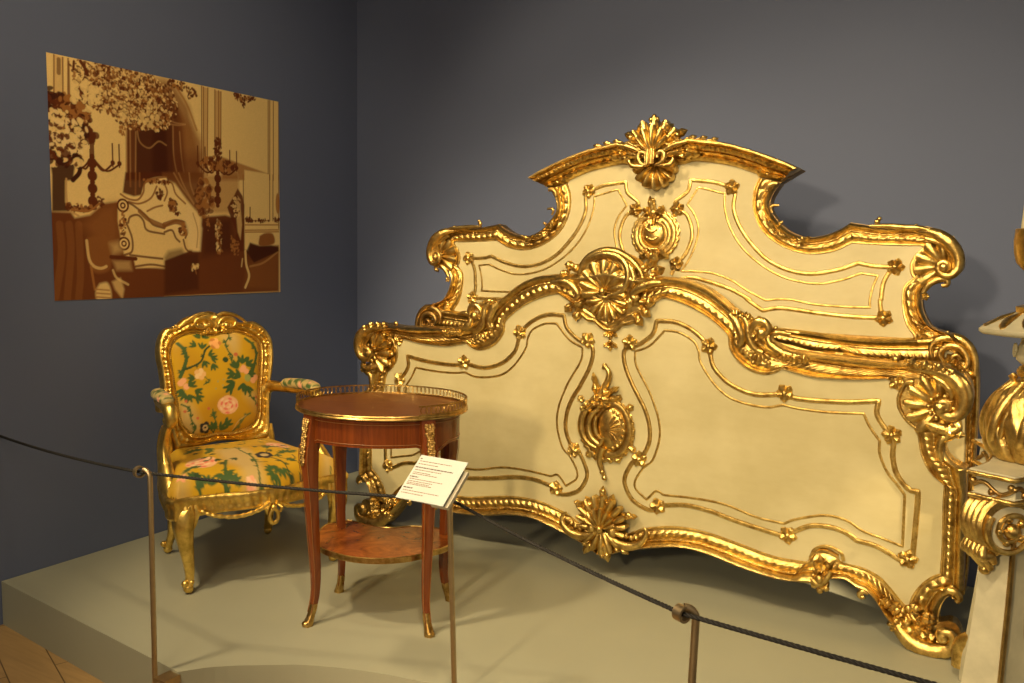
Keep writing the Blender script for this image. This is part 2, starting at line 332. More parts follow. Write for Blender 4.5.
# ---- ornaments: corner scrolls
def corner_scroll_h(s):
    mb = MB()
    roll = S([(0.8914,1.3303),(0.9566,1.3198),(0.9960,1.2991),(1.0229,1.2702),(1.0375,1.2358),(1.0356,1.2060),(1.0219,1.1870),(1.0032,1.1844),(0.9847,1.1958),(0.9810,1.2153),(0.9928,1.2281),(1.0071,1.2214),(1.0093,1.2075),(1.0007,1.2031)], s)
    btube(mb, spl(roll), [.006, .012, .018, .021, .019, .015, .012, .009, .007], wv=[.02, .035, .045, .045, .04, .04, .045, .05, .05])
    roll2 = S([(0.9385,1.3023),(0.9842,1.2851),(1.0124,1.2576),(1.0225,1.2266),(1.0161,1.1986)], s); btube(mb, spl(roll2), [.006, .010, .010, .007], .035)
    bball(mb, S([(0.9984,1.2101)], s)[0], .016, .055)
    c = S([(0.9980,1.2156)], s)[0]
    shell(mb, c[:2], pi-.35 if s == 1 else .35, R(150), .092, 5, .026, .004, .05, r0=.1, scal=.2)
    ear = S([(1.0186,1.3067),(0.9694,1.2819),(0.9381,1.2674),(0.9145,1.2494),(0.9005,1.2206),(0.9022,1.1921),(0.9111,1.1766)], s); frame_line(mb, spl(ear), .006, .004)
    hook = S([(0.9938,1.1513),(1.0099,1.1567),(1.0052,1.1726),(0.9849,1.1720),(0.9590,1.1571),(0.9403,1.1261)], s); btube(mb, spl(hook), [.006,.010,.012,.010,.006], .028)
    mb.build('corner_scroll', GOLD, HB, xf=XB)
    # lower scroll where the mid rail meets the side
    mb = MB(); c = S([(1.0459,0.9298)], s)[0]
    for P, rr in (([(0.9781,0.9247),(0.9761,0.9579),(1.0045,0.9835),(1.0507,0.9865),(1.0856,0.9608),(1.1031,0.9202),(1.1060,0.8738)], .012), ([(1.0137,0.9038),(1.0014,0.9360),(1.0228,0.9611),(1.0566,0.9588),(1.0791,0.9323),(1.0812,0.8998),(1.0606,0.8962)], .010), ([(1.0474,0.9064),(1.0378,0.9245),(1.0498,0.9348),(1.0648,0.9219)], .006)):
        btube(mb, spl(S(P, s)), [.5*rr, rr, rr*1.3, rr, .6*rr], .03)
    for q in S([(1.0131,0.9132),(1.0661,0.8751),(1.0405,0.8823),(1.0902,0.8631)], s):
        d = np.array(q[:2])-np.array(c[:2]); leaf(mb, c[:2], math.atan2(d[1], d[0]), np.linalg.norm(d)*1.1, .03, .4*s, .025, 2.5, w0=.012)
    beads(mb, spl(S([(1.0201,1.0052),(1.0504,0.9911),(1.0809,0.9698),(1.1022,0.9341)], s)), .006, .016, .022)
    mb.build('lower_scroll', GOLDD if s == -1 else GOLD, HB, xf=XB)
both(corner_scroll_h)
def side_leaves_h(s):
    for P, ww in (([(0.4547,1.3184),(0.5148,1.2907)], .022), ([(0.5259,1.2880),(0.5798,1.2983)], .022), ([(0.4238,1.3665),(0.4546,1.3213)], .018)):
        mb = MB(); a, b = S(P, s); d = np.array(b[:2])-np.array(a[:2]); leaf(mb, a[:2], math.atan2(d[1], d[0]), np.linalg.norm(d), ww, .3*s, .014, 3.5, w0=.028); mb.build('carved_leaf', GOLD, HB, xf=XB)
    for P, rr, w in (([(0.4635,1.4139),(0.4438,1.4142),(0.4358,1.4058),(0.4424,1.3889)], [.004,.006,.004], .02), ([(0.4565,1.4895),(0.4396,1.4900),(0.4261,1.4791),(0.4214,1.4624)], [.008,.010,.006], .03), ([(0.4805,1.3577),(0.4696,1.3538),(0.4738,1.3482)], [.004,.006,.004], .02), ([(0.7679,1.3413),(0.8179,1.3412),(0.8716,1.3373),(0.9243,1.3335),(0.9682,1.3194)], [.004,.009,.009,.004], .044)):
        mb = MB(); btube(mb, spl(S(P, s)), rr, w); mb.build('carved_scroll', GOLD, HB, xf=XB)
    m2 = MB(); p = S([(0.7879,1.3577)], s)[0]; bball(m2, (p[0], p[1]-.002), .010, .02); bball(m2, (p[0]+.006*s, p[1]+.008), .008, .02); m2.build('finial', GOLD, HB, xf=XB)
    Q = S([(0.8880,1.3381),(0.9277,1.3310),(0.9640,1.3170),(0.9972,1.2961)], s)
    for a, b in zip(Q[:-1], Q[1:]):
        mb = MB(); d = np.array(b[:2])-np.array(a[:2]); leaf(mb, a[:2], math.atan2(d[1], d[0]), np.linalg.norm(d)*1.3, .022, .2*s, .010, 2.5, w0=.038); mb.build('carved_leaf', GOLD, HB, xf=XB)
    for q in S([(0.9475,1.1151),(0.9441,1.0114)], s):
        mb = MB(); rosette(mb, q[:2], .012, 0, .02); mb.build('carved_rosette', GOLD, HB, xf=XB)
both(side_leaves_h)
# crest palmette, clasp and shell
mb = MB(); pv = (0, [(0.0022,1.5925)][0][1])
shell(mb, pv, pi/2, R(178), .150, 9, .045, .040, .36, r0=.06, scal=.30)
shell(mb, (pv[0], pv[1]+.01), pi/2, R(110), .112, 5, .040, .070, .30, r0=.06, scal=.26)
for s_ in (-1, 1):
    for q, a, L in (((.052,.055), .75, .085), ((.060,.020), .25, .095), ((.035,.075), 1.15, .06), ((.10,.012), .15, .08)): leaf(mb, (s_*q[0], pv[1]+q[1]), a if s_ == 1 else pi-a, L, .042, -.5*s_, .028, 2.5, w0=.05)
for q in ((0,.150), (.012,.140), (-.012,.140), (.052,.118), (-.052,.118), (.092,.080), (-.092,.080), (.108,.055), (-.108,.055)): bball(mb, (q[0], pv[1]+q[1]), .010, .075)
mb.build('crest_palmette', GOLD, HB, xf=XB)
mb = MB(); shell(mb, (0, [(-0.0008,1.5778)][0][1]), -pi/2, R(215), .100, 9, .05, .012, .22, r0=.08)
mb.build('crest_shell', GOLD, HB, xf=XB)
mb = MB(); y0 = pv[1]
for s_ in (-1, 1):
    for P, rr in ([(.014,-.030), (.040,-.020), (.052,.002), (.042,.020), (.024,.014), (.024,-.002)], .010), ([(.03,-.032), (.075,-.028), (.088,-.008)], .009), ([(.045,.022), (.085,.040), (.135,.052)], .010):
        btube(mb, spl([(s_*p[0], y0+p[1]) for p in P]), [rr*.6, rr, rr*1.1, rr*.7], .090)
mb.box((-.018, y0-.026, .06), (.018, y0+.028, .112)); btube(mb, [(-.008, y0-.026), (-.008, y0+.028)], .007, .112); btube(mb, [(.008, y0-.026), (.008, y0+.028)], .007, .112)
for s in (-1, 1):
    for P in ([(0.1236,1.6491),(0.1589,1.6495)], [(0.1650,1.6448),(0.1999,1.6452)], [(0.2061,1.6383),(0.2406,1.6376)]):
        a, b = S(P, s); d = np.array(b[:2])-np.array(a[:2]); leaf(mb, a[:2], math.atan2(d[1], d[0])+.3*s, np.linalg.norm(d)*1.3, .022, 0, .008, 1.5, w0=.07)
mb.build('crest_clasp', GOLD, HB, xf=XB)
# cartouche below the crest
def ring(mb, c, rx, ry, r, w, a0=0, a1=2*pi, frill=0, nf=0, flat=.8):
    n = 90; a = np.linspace(a0, a1, n); k = 1+frill*np.sin(nf*a); btube(mb, np.stack([c[0]+rx*k*np.cos(a), c[1]+ry*k*np.sin(a)], 1), r, w, flat, 8)
def disc(mb, c, rx, ry, h, w0, frill=0, nf=0, pw=.6):
    a = np.linspace(0, 2*pi, 97)[:-1]; rho = np.linspace(0, 1, 10); k = 1+frill*np.abs(np.sin(nf*a/2))
    G = np.zeros((10, 96, 3)); G[:, :, 0] = c[0]+rho[:, None]*rx*k*np.cos(a); G[:, :, 1] = c[1]+rho[:, None]*ry*k*np.sin(a)
    G[:, :, 2] = w0+h*((1-rho**2)**pw)[:, None]*np.ones(96); mb.grid(G, cv=True)
mb = MB(); c = [(0.0020,1.3125)][0]
disc(mb, c, .094, .092, .014, .002, .07, 22); ring(mb, c, .076, .076, .011, .014, R(105), R(435)); ring(mb, c, .060, .060, .009, .018, R(140), R(420))
disc(mb, c, .047, .050, .024, .010); ring(mb, c, .089, .087, .007, .010, frill=.05, nf=22)
btube(mb, spl([(-0.0279,1.3357),(-0.0060,1.3218),(0.0185,1.3299)]), [.004,.008,.004], .036); btube(mb, spl([(-0.0238,1.3031),(-0.0007,1.2916),(0.0235,1.3033)]), [.004,.007,.004], .034)
for q, a, L in (((306,440),R(95),.11), ((300,420),R(125),.055), ((314,420),R(55),.055), ((311,515),R(-90),.09), ((300,515),R(-140),.06), ((322,515),R(-40),.06)):
    p = (c[0]+(q[0]-311)*.00123, c[1]-(q[1]-470)*.00123); leaf(mb, p, a, L, .036, .2, .024, 2.5, w0=.014)
for q in [(-0.0094,1.4421),(-0.0061,1.4259),(0.0084,1.2081),(0.0002,1.2219),(0.0151,1.2222),(-0.0214,1.2542),(0.0321,1.2549)]: bball(mb, q[:2], .008, .014)
mb.build('cartouche', GOLD, HB, xf=XB)
# panel mouldings
def mould(parent, name, paths, r, w=.003, s=1, mat=None):
    mb = MB()
    for P in paths: btube(mb, spl(S(P, s)), r, w, .8, 8)
    return mb.build(name, mat or GOLD, parent, xf=XB)
ho = [[(0.2886,1.4809),(0.2190,1.5026),(0.1306,1.5130,1),(0.1208,1.4715),(0.0746,1.4327),(0.0882,1.4040)], [(0.0882,1.4040),(0.1254,1.3809),(0.1467,1.3129),(0.1264,1.2446),(0.0922,1.2040),(0.0723,1.1633)],
      [(0.1013,1.1434),(0.1549,1.1541),(0.2381,1.1362),(0.3082,1.1140),(0.3774,1.0801),(0.3616,1.0844),(0.4217,1.0451,1),(0.4881,1.0566),(0.6086,1.0460),(0.7147,1.0393),(0.8076,1.0392)],
      [(0.2861,1.4829),(0.3002,1.4596),(0.2976,1.4073),(0.3224,1.3443),(0.3682,1.2818),(0.4288,1.2255),(0.5023,1.1911),(0.5826,1.1799),(0.6690,1.1950),(0.7335,1.2191,1),(0.7895,1.2095),(0.8528,1.2090)],
      [(0.8528,1.2090),(0.8315,1.1892),(0.8158,1.1501),(0.8125,1.0985),(0.8097,1.1023),(0.8139,1.0660),(0.8255,1.0446)]]
hi = [[(0.1561,1.4763,1),(0.1220,1.4240,1),(0.1551,1.3807),(0.1699,1.3243),(0.1502,1.2449),(0.1118,1.1758,1),(0.1656,1.1771),(0.2363,1.1710),(0.3064,1.1473),(0.3599,1.1158),(0.4301,1.0820,1),(0.5067,1.0882),(0.6070,1.0742),(0.7129,1.0710),(0.7799,1.0721,1),(0.7778,1.0970),(0.7845,1.1393),(0.7977,1.1787,1),(0.7449,1.1851,1),(0.6805,1.1606),(0.6042,1.1462),(0.5040,1.1604),(0.4198,1.1995),(0.3429,1.2607),(0.2908,1.3339),(0.2652,1.4077),(0.2624,1.4604,1),(0.1675,1.4837),(0.1561,1.4763)]]
for s in (1, -1):
    mould(HB, 'panel_moulding', ho, .0075, s=s); mould(HB, 'inner_moulding', hi, .0042, .002, s=s)
def rosettes(parent, pts, r, s):
    for k, p in enumerate(S(pts, s)):
        mb = MB(); rosette(mb, p[:2], r, k*.9+s*.3, .003); mb.build('rosette', GOLD, parent, xf=XB)
for s in (1, -1): rosettes(HB, [(0.2874,1.4822),(0.8510,1.2089),(0.8252,1.0396),(0.0844,1.4063),(0.0899,1.2028)], .027, s)
# ---- footboard outlines (right half)
f1_o = [(-0.0100,1.2062),(0.1075,1.1685),(0.1740,1.1594),(0.2429,1.1541),(0.3178,1.1422),(0.3917,1.1097),(0.4756,1.0474),(0.5222,1.0120)]
f1_i = [(-0.0039,0.9531),(0.1232,1.0267),(0.1944,1.0700),(0.2263,1.0785),(0.3059,1.0570),(0.3841,1.0184),(0.4468,0.9695),(0.4583,0.9459)]
f2_o = [(0.5222,1.0120),(0.5824,0.9608),(0.6573,0.9286),(0.7488,0.9185),(0.8587,0.9150),(0.9909,0.9111),(1.0995,0.9166),(1.1504,0.9021),(1.1853,0.8682)]
f2_i = [(0.4583,0.9459),(0.4594,0.9180),(0.4892,0.8749),(0.5311,0.8480),(0.5807,0.8381),(0.6191,0.8496),(0.6336,0.8624,1),(0.6839,0.8497),(0.7525,0.8389),(0.8623,0.8421),(0.9378,0.8522),(0.9905,0.8633)]
f3_o = [(1.1570,0.6942),(1.1525,0.6509),(1.1753,0.6181),(1.2147,0.6017,1),(1.2180,0.5018),(1.2223,0.3599),(1.2280,0.2170)]
f3_i = [(1.0600,0.7077),(1.0721,0.6820),(1.0835,0.6276),(1.1104,0.5751),(1.1543,0.5390,1),(1.1543,0.4753),(1.1591,0.3477),(1.1592,0.2571)]
f4_o = [(1.2266,0.2080),(1.2159,0.1828,1),(1.2004,0.1953),(1.1813,0.1835),(1.1659,0.1484),(1.1601,0.1182),(1.1617,0.0897)]
f4_i = [(1.1597,0.2559),(1.1427,0.2466),(1.1188,0.2242),(1.0952,0.1901),(1.0815,0.1580),(1.0756,0.1244)]
f5_o = [(1.2030,0.0023),(1.1636,-0.0081),(1.1274,-0.0072),(1.0806,0.0120),(1.0313,0.0628),(0.9907,0.1164),(0.9556,0.1486),(0.9214,0.1559),(0.8741,0.1757),(0.8098,0.1619)]
f5_i = [(1.0756,0.1244),(1.0620,0.1359),(1.0343,0.1649),(0.9952,0.2035),(0.9623,0.2201),(0.9239,0.2300),(0.8736,0.2322),(0.8583,0.2419)]
f6_o = [(0.8099,0.1598),(0.7853,0.1436),(0.7341,0.1368),(0.6499,0.1331),(0.5293,0.1471),(0.4149,0.1698),(0.3088,0.1746),(0.1998,0.1509),(0.0870,0.1167),(0.0161,0.0842)]
f6_i = [(0.8575,0.2578),(0.8170,0.2713),(0.7823,0.2580),(0.7616,0.2191,1),(0.7565,0.2128),(0.6467,0.2104),(0.5260,0.2316),(0.4120,0.2500),(0.2943,0.2517),(0.1851,0.2283),(0.1230,0.2025),(0.0598,0.1665)]
foot_roll = [(1.0357,0.0885),(1.0641,0.0482),(1.0993,0.0217),(1.1408,0.0130),(1.1758,0.0191),(1.2010,0.0332),(1.2126,0.0551),(1.2112,0.0778),(1.1978,0.0882),(1.1821,0.0843),(1.1740,0.0685),(1.1826,0.0573),(1.1931,0.0658)]
sil = below(spl(f1_o, .012))+below(spl(f2_o, .012))
cs_out = [(1.1903,0.8941),(1.2100,0.8622),(1.2179,0.8293),(1.2156,0.7886),(1.2042,0.7602),(1.1870,0.7481),(1.1696,0.7358)]
sil += below(spl(cs_out, .012))+below(spl(f3_o, .02))
sil += below(spl([(1.2266,0.2080),(1.2209,0.1811,1),(1.2006,0.1919),(1.1815,0.1807),(1.1693,0.1492),(1.1641,0.1192),(1.1663,0.0978),(1.1907,0.1072),(1.2132,0.1035),(1.2278,0.0802),(1.2271,0.0427),(1.2113,0.0099),(1.1773,-0.0060),(1.1372,-0.0125),(1.0955,-0.0029)], .012))
sil += below(spl(f5_o[3:], .015))+below(spl(f6_o, .015))
sil = [(p[0], max(p[1], .004)) for p in sil if p[0] > .001]
full = sil+[(-p[0], p[1]) for p in reversed(sil)]
mb = MB(); prism(mb, full, -.055, -.001); mb.build('back_panel', GOLD, FB, xf=XB, flat=True)
ear = [(0.9748,0.8581),(1.0039,0.8572),(1.0205,0.8447,1),(1.0144,0.8162),(1.0104,0.7947),(1.0151,0.7671),(1.0327,0.7374),(1.0562,0.7156),(1.0692,0.7087)]
inn = below(spl(f1_i, .012))+below(spl(f2_i, .012))+below(spl(ear, .012))+below(spl(f3_i, .015))+below(spl(f4_i, .012))+below(spl(f5_i, .012))+below(spl(f6_i, .012))
inn = [tuple(p) for p in inn if p[0] > .001]
pm = inn+[(-p[0], p[1]) for p in reversed(inn)]
mb = MB(); prism(mb, pm, -.02, .002); mb.build('painted_panel', CREAM, FB, xf=XB, flat=True)
mb = MB()
for s in (1, -1):
    ribbon(mb, S(f1_o, s), S(f1_i, s), gp=.03, gad=.008, w0=.004)
    ribbon(mb, S(f2_o, s), S(f2_i, s), gp=.026)
    ribbon(mb, S(f3_o, s), S(f3_i, s), gp=.022)
    ribbon(mb, S(f4_o, s), S(f4_i, s), gp=.034, gad=.009)
    ribbon(mb, S(f5_o, s), S(f5_i, s), gp=.034, gad=.009)
    ribbon(mb, S(f6_o, s), S(f6_i, s), gp=.028, gad=.007)
    frame_line(mb, spl(S(ear, s)), .006, .004)
mb.build('frame', GOLD, FB, xf=lambda V: XB(np.stack([V[:,0], np.maximum(V[:,1], .003), V[:,2]], 1)), smooth=60)
def corner_scroll_f(s):
    mb = MB()
    btube(mb, spl(S([(1.0205,0.9013),(1.0707,0.8985),(1.1200,0.8959),(1.1599,0.8838),(1.1884,0.8561),(1.2002,0.8170),(1.1917,0.7797),(1.1688,0.7623),(1.1444,0.7677),(1.1287,0.7858),(1.1373,0.8051),(1.1525,0.8040),(1.1554,0.7866),(1.1448,0.7807)], s)), [.004,.009,.016,.022,.025,.023,.019,.016,.012,.009], wv=[.03,.035,.04,.045,.05,.05,.05,.05,.06,.06], n=12)
    btube(mb, spl(S([(1.1015,0.8991),(1.1452,0.8778),(1.1740,0.8480),(1.1819,0.8151),(1.1746,0.7873)], s)), [.006,.013,.014,.012,.006], .045)
    btube(mb, spl(S([(1.1087,0.8793),(1.1433,0.8587),(1.1611,0.8333),(1.1624,0.8097)], s)), [.005,.011,.011,.006], .045)
    c = S([(1.1354,0.7865)], s)[0][:2]; bball(mb, c, .024, .055)
    for k in range(10): a = k*2*pi/10; bball(mb, (c[0]+.034*cos(a), c[1]+.036*sin(a)), .008, .045)
    shell(mb, c, pi-.25 if s == 1 else .25, R(165), .104, 6, .034, .008, .04, r0=.12, scal=.2)
    for k in range(6):
        a = (pi-.25 if s == 1 else .25)+R(-68+27*k); bball(mb, (c[0]+.102*cos(a), c[1]+.102*sin(a)), .011, .016)
    btube(mb, spl(S([(1.0893,0.7333),(1.1144,0.7259),(1.1423,0.7190),(1.1668,0.7151),(1.1841,0.7274),(1.1743,0.7398)], s)), [.008,.016,.018,.016,.010], .035)
    leaf(mb, S([(1.0990,0.7255)], s)[0][:2], -.2 if s == 1 else pi+.2, .11, .05, 0, .03, 3.5, w0=.02)
    btube(mb, spl(S([(1.0514,0.8536),(1.0358,0.8522),(1.0238,0.8407),(1.0173,0.8192)], s)), [.010,.008,.006,.005], .012)
    p = S([(1.0031,0.8471)], s)[0]; rosette(mb, p[:2], .024, 0, .004); p = S([(0.9984,0.9355)], s)[0]; bball(mb, (p[0], p[1]-.012), .012, .03)
    for P in ([(1.0258,0.9203),(1.0699,0.9135)], [(1.0602,0.9196),(1.1070,0.9097)], [(1.1003,0.9194),(1.1438,0.9026)], [(1.1374,0.9088),(1.1809,0.8823)]):
        a, b = S(P, s); d = np.array(b[:2])-np.array(a[:2]); leaf(mb, a[:2], math.atan2(d[1], d[0]), np.linalg.norm(d)*1.2, .028, -.2*s, .016, 2.5, w0=.052)
    hook = S([(1.1857,0.7513),(1.1845,0.7206),(1.1618,0.6974),(1.1443,0.6849),(1.1388,0.6533),(1.1480,0.6200)], s); btube(mb, spl(hook), [.008,.014,.013,.012,.008], .03)
    mb.build('corner_scroll', GOLD, FB, xf=XB)
both(corner_scroll_f)
def foot(s):
    CL = lambda V: XB(np.stack([V[:,0], np.maximum(V[:,1], .003), V[:,2]], 1))
    mb = MB()
    btube(mb, spl(S(foot_roll, s)), [.010,.018,.024,.028,.030,.028,.024,.018,.014,.010,.008], wv=[.02,.03,.035,.04,.045,.045,.05,.055,.06,.06], n=12)
    bball(mb, S([(1.1847,0.0759)], s)[0], .026, .05)
    btube(mb, spl(S([(1.1726,0.2003),(1.1914,0.2158),(1.2112,0.2118),(1.2208,0.1970),(1.2128,0.1839)], s)), [.008,.013,.014,.012,.007], .035)
    mb.build('scroll_foot', GOLD, FB, xf=CL)
    mb = MB()
    for P, ww in (([(1.0311,0.0893),(1.0497,0.0351)], .04), ([(1.0568,0.0955),(1.0966,0.0293)], .045), ([(1.0887,0.0799),(1.1477,0.0250)], .045), ([(1.1145,0.0746),(1.1724,0.0314)], .04), ([(1.1412,0.1388),(1.1345,0.0795)], .04), ([(1.0231,0.1403),(1.0568,0.0955)], .04), ([(0.9961,0.1518),(1.0298,0.1126)], .035), ([(1.1170,0.1215),(1.1145,0.0746)], .035)):
        a, b = S(P, s); d = np.array(b[:2])-np.array(a[:2]); leaf(mb, a[:2], math.atan2(d[1], d[0]), np.linalg.norm(d)*1.1, ww, .3*s, .024, 3.5, w0=.022)
    for q in S([(1.0784,0.1269),(1.0907,0.1356),(1.1011,0.1322),(1.0544,0.0920),(1.0728,0.0877),(1.0610,0.1141)], s): bball(mb, q[:2], .014, .018)
    btube(mb, spl(S([(0.9563,0.1487),(0.9398,0.1540),(0.9296,0.1427),(0.9355,0.1322),(0.9461,0.1375)], s)), [.006,.009,.009,.006], .02)
    mb.build('foot_leaves', GOLD, FB, xf=CL)
both(foot)
def mid_ornament(s):
    mb = MB()
    frame_line(mb, spl(S([(0.4600,0.9701),(0.4676,0.9204),(0.4974,0.8780),(0.5375,0.8507),(0.5873,0.8411),(0.6247,0.8526),(0.6403,0.8648)], s)), .006, .004)
    btube(mb, spl(S([(0.4688,1.0372),(0.4891,1.0189),(0.5041,0.9922),(0.5136,0.9624),(0.5063,0.9370),(0.4950,0.9390),(0.4991,0.9504)], s)), [.010,.017,.018,.016,.012,.008], .045)
    btube(mb, spl(S([(0.4940,1.0385),(0.5166,1.0286),(0.5311,1.0102),(0.5351,0.9802),(0.5476,0.9426),(0.5676,0.9220),(0.5870,0.9152)], s)), [.008,.014,.016,.016,.015,.012,.008], .045)
    btube(mb, spl(S([(0.5445,0.9797),(0.5507,1.0031),(0.5691,1.0205),(0.5909,1.0173),(0.6024,1.0006),(0.6003,0.9842),(0.5844,0.9767),(0.5733,0.9837)], s)), [.006,.011,.014,.014,.012,.010,.007], .05)
    btube(mb, spl(S([(0.6010,0.9680),(0.6073,0.9466),(0.6267,0.9317),(0.6486,0.9197),(0.6859,0.9117),(0.7329,0.9072)], s)), [.010,.016,.015,.013,.010,.005], .04)
    btube(mb, spl(S([(0.6120,0.9632),(0.6141,0.9769),(0.6351,0.9853),(0.6723,0.9806)], s)), [.008,.011,.010,.005], .03)
    p = S([(0.5816,0.9803)], s)[0]; bball(mb, p[:2], .020, .05)
    c = S([(0.5731,0.9224)], s)[0][:2]; shell(mb, c, -pi/2-.15*s, R(150), .042, 5, .022, .008, r0=.1)
    for q in S([(0.5503,0.8766),(0.5637,0.8832),(0.6021,0.8780),(0.5211,0.9131),(0.5411,0.8980),(0.5936,0.8856),(0.6213,0.9974),(0.6082,0.9901),(0.5633,1.0284),(0.5302,1.0348)], s): bball(mb, q[:2], .009, .02)
    for P in ([(0.4744,1.0375),(0.5134,1.0395)], [(0.5079,1.0392),(0.5473,1.0193)], [(0.6383,0.9108),(0.6757,0.9028)], [(0.6701,0.9105),(0.7074,0.8972)], [(0.7019,0.9048),(0.7383,0.9012)], [(0.5635,1.0229),(0.6078,0.9982)], [(0.5262,0.9962),(0.5613,0.9435)]):
        a, b = S(P, s); d = np.array(b[:2])-np.array(a[:2]); leaf(mb, a[:2], math.atan2(d[1], d[0]), np.linalg.norm(d)*1.1, .032, .3*s, .020, 3.5, w0=.04)
    mb.build('rail_scroll', GOLD, FB, xf=XB)
    mb = MB()
    frame_line(mb, spl(S([(0.8727,0.2386),(0.8616,0.2650),(0.8214,0.2784),(0.7820,0.2621),(0.7664,0.2266)], s)), .006, .005)
    c = S([(0.8063,0.1733)], s)[0][:2]
    for q in S([(0.8130,0.2446),(0.7939,0.2246),(0.8340,0.2221),(0.7806,0.1840),(0.8402,0.1966),(0.8084,0.1305),(0.7823,0.1465),(0.8277,0.1456)], s):
        d = np.array(q[:2])-np.array(c); leaf(mb, c, math.atan2(d[1], d[0]), np.linalg.norm(d)*1.1, .032, .4*s, .026, 2.5, w0=.02)
    btube(mb, spl(S([(0.8397,0.2072),(0.8262,0.1776),(0.8021,0.1562),(0.7760,0.1722)], s)), [.006,.011,.011,.006], .045); bball(mb, c, .016, .05)
    for q in S([(0.8259,0.1420),(0.8064,0.1301),(0.7875,0.1443)], s): bball(mb, q[:2], .012, .03)
    mb.build('rail_leaf', GOLD, FB, xf=XB)
both(mid_ornament)
# central crest of the footboard
mb = MB()
bp = [(-0.1755,1.0850),(-0.1577,1.0612),(-0.1399,1.0314),(-0.1259,1.0199),(-0.1087,1.0116),(-0.0845,0.9915),(-0.0541,0.9871),(-0.0336,0.9701),(-0.0100,0.9564),(0.0131,0.9548),(0.0358,0.9621),(0.0549,0.9799),(0.0838,0.9856),(0.1153,0.9992),(0.1337,1.0207),(0.1522,1.0333),(0.1765,1.0577),(0.1883,1.0756),(0.1558,1.1265),(0.1287,1.2010),(0.0579,1.2405),(-0.0070,1.2456),(-0.0726,1.2209),(-0.1052,1.1722),(-0.1521,1.1286)]
prism(mb, [tuple(p) for p in below(spl(bp, .012))], -.02, .012)
btube(mb, spl([(-0.1121,1.0114),(-0.0844,0.9903),(-0.0541,0.9871),(-0.0336,0.9701),(-0.0100,0.9564),(0.0131,0.9548),(0.0358,0.9621),(0.0549,0.9799),(0.0838,0.9856),(0.1153,0.9992)]), .008, .014, .9)
mb.build('crest_backplate', GOLD, FB, xf=XB, smooth=50)
mb = MB(); c = [(-0.0112,1.1448)][0]
disc(mb, c, .075, .078, .006, .012); ring(mb, c, .083, .086, .014, .026); ring(mb, c, .067, .070, .006, .022)
pv = [(-0.0127,1.0983)][0]; shell(mb, pv[:2], pi/2, R(225), .118, 9, .034, .018, .30, r0=.08)
bball(mb, pv[:2], .014, .05)
mb.build('crest_shell', GOLD, FB, xf=XB)
mb = MB()
btube(mb, spl([(-0.1001,1.0878),(-0.1144,1.1237),(-0.1120,1.1721),(-0.0792,1.2178),(-0.0266,1.2424),(0.0191,1.2459),(0.0580,1.2347),(0.0969,1.2120),(0.1293,1.1779),(0.1427,1.1492)]), [.008,.011,.014,.016,.017,.017,.016,.014,.011,.007], .03)
btube(mb, spl([(-0.0725,1.2149),(-0.0330,1.2322),(0.0128,1.2352),(0.0519,1.2241),(0.0781,1.2000),(0.0886,1.1652),(0.0801,1.1240),(0.0488,1.0934),(0.0100,1.0813)]), [.006,.010,.013,.014,.013,.013,.012,.012,.008], .045)
btube(mb, spl([(0.0778,1.2117),(0.1043,1.1714),(0.1084,1.1366),(0.0871,1.1007)]), [.007,.012,.012,.007], .04)
for s, P in ((1, [(0.2171,1.1388),(0.1804,1.1342),(0.1435,1.1202),(0.1157,1.1018),(0.1066,1.0868),(0.1195,1.0774),(0.1318,1.0878)]), (-1, [(-0.2287,1.1250),(-0.1867,1.1287),(-0.1520,1.1237),(-0.1276,1.1050),(-0.1136,1.0843),(-0.1236,1.0736),(-0.1360,1.0774)])):
    btube(mb, spl(P), [.008,.013,.016,.017,.015,.012,.008], .045)
mb.build('crest_scroll', GOLD, FB, xf=XB)
mb = MB(); pv = [(0.0004,1.0725)][0][:2]
shell(mb, pv, -pi/2, R(180), .086, 7, .034, .014, .05, r0=.08, scal=.24)
for q in [(-0.0746,1.0659),(-0.0720,1.0406),(-0.0514,1.0174),(-0.0209,0.9979),(0.0071,0.9874),(0.0380,1.0052),(0.0666,1.0291),(0.0805,1.0623),(0.0085,1.0084)]: bball(mb, q[:2], .009, .022)
for q, a, L in zip([(-0.1083,1.1571),(-0.1325,1.1776),(-0.1528,1.1620),(-0.1214,1.1325),(0.1386,1.1810),(0.1601,1.1930),(0.1700,1.1731),(0.1551,1.1525),(-0.1368,1.0468),(-0.1159,1.0325),(0.1353,1.0763),(0.1329,1.0499),(0.1115,1.0225),(-0.0928,1.0669),(-0.1379,1.1047)], (2.2,2.6,3.2,3.4,.6,.9,.1,-.4,3.6,4.2,-.5,-1.,-1.2,3.6,2.6), (.055,)*15):
    leaf(mb, q[:2], a, L, .036, .5, .024, 1.5, w0=.018); bball(mb, (q[0]+.034*cos(a), q[1]+.034*sin(a)), .010, .03)
btube(mb, [(-0.0129,1.0780),(0.0004,1.0737),(0.0153,1.0791)], .008, .04)
mb.build('crest_leaves', GOLD, FB, xf=XB)
for q in [(0.0082,0.9376),(0.0092,0.8974)]:
    mb = MB(); bball(mb, (q[0], q[1]+.014), .008, .01)
    for a in (R(-90), R(-145), R(-35)): leaf(mb, (q[0], q[1]+.012), a, .036, .018, 0, .018, 1.5, 10, 7, .003)
    mb.build('bellflower', GOLD, FB, xf=XB)
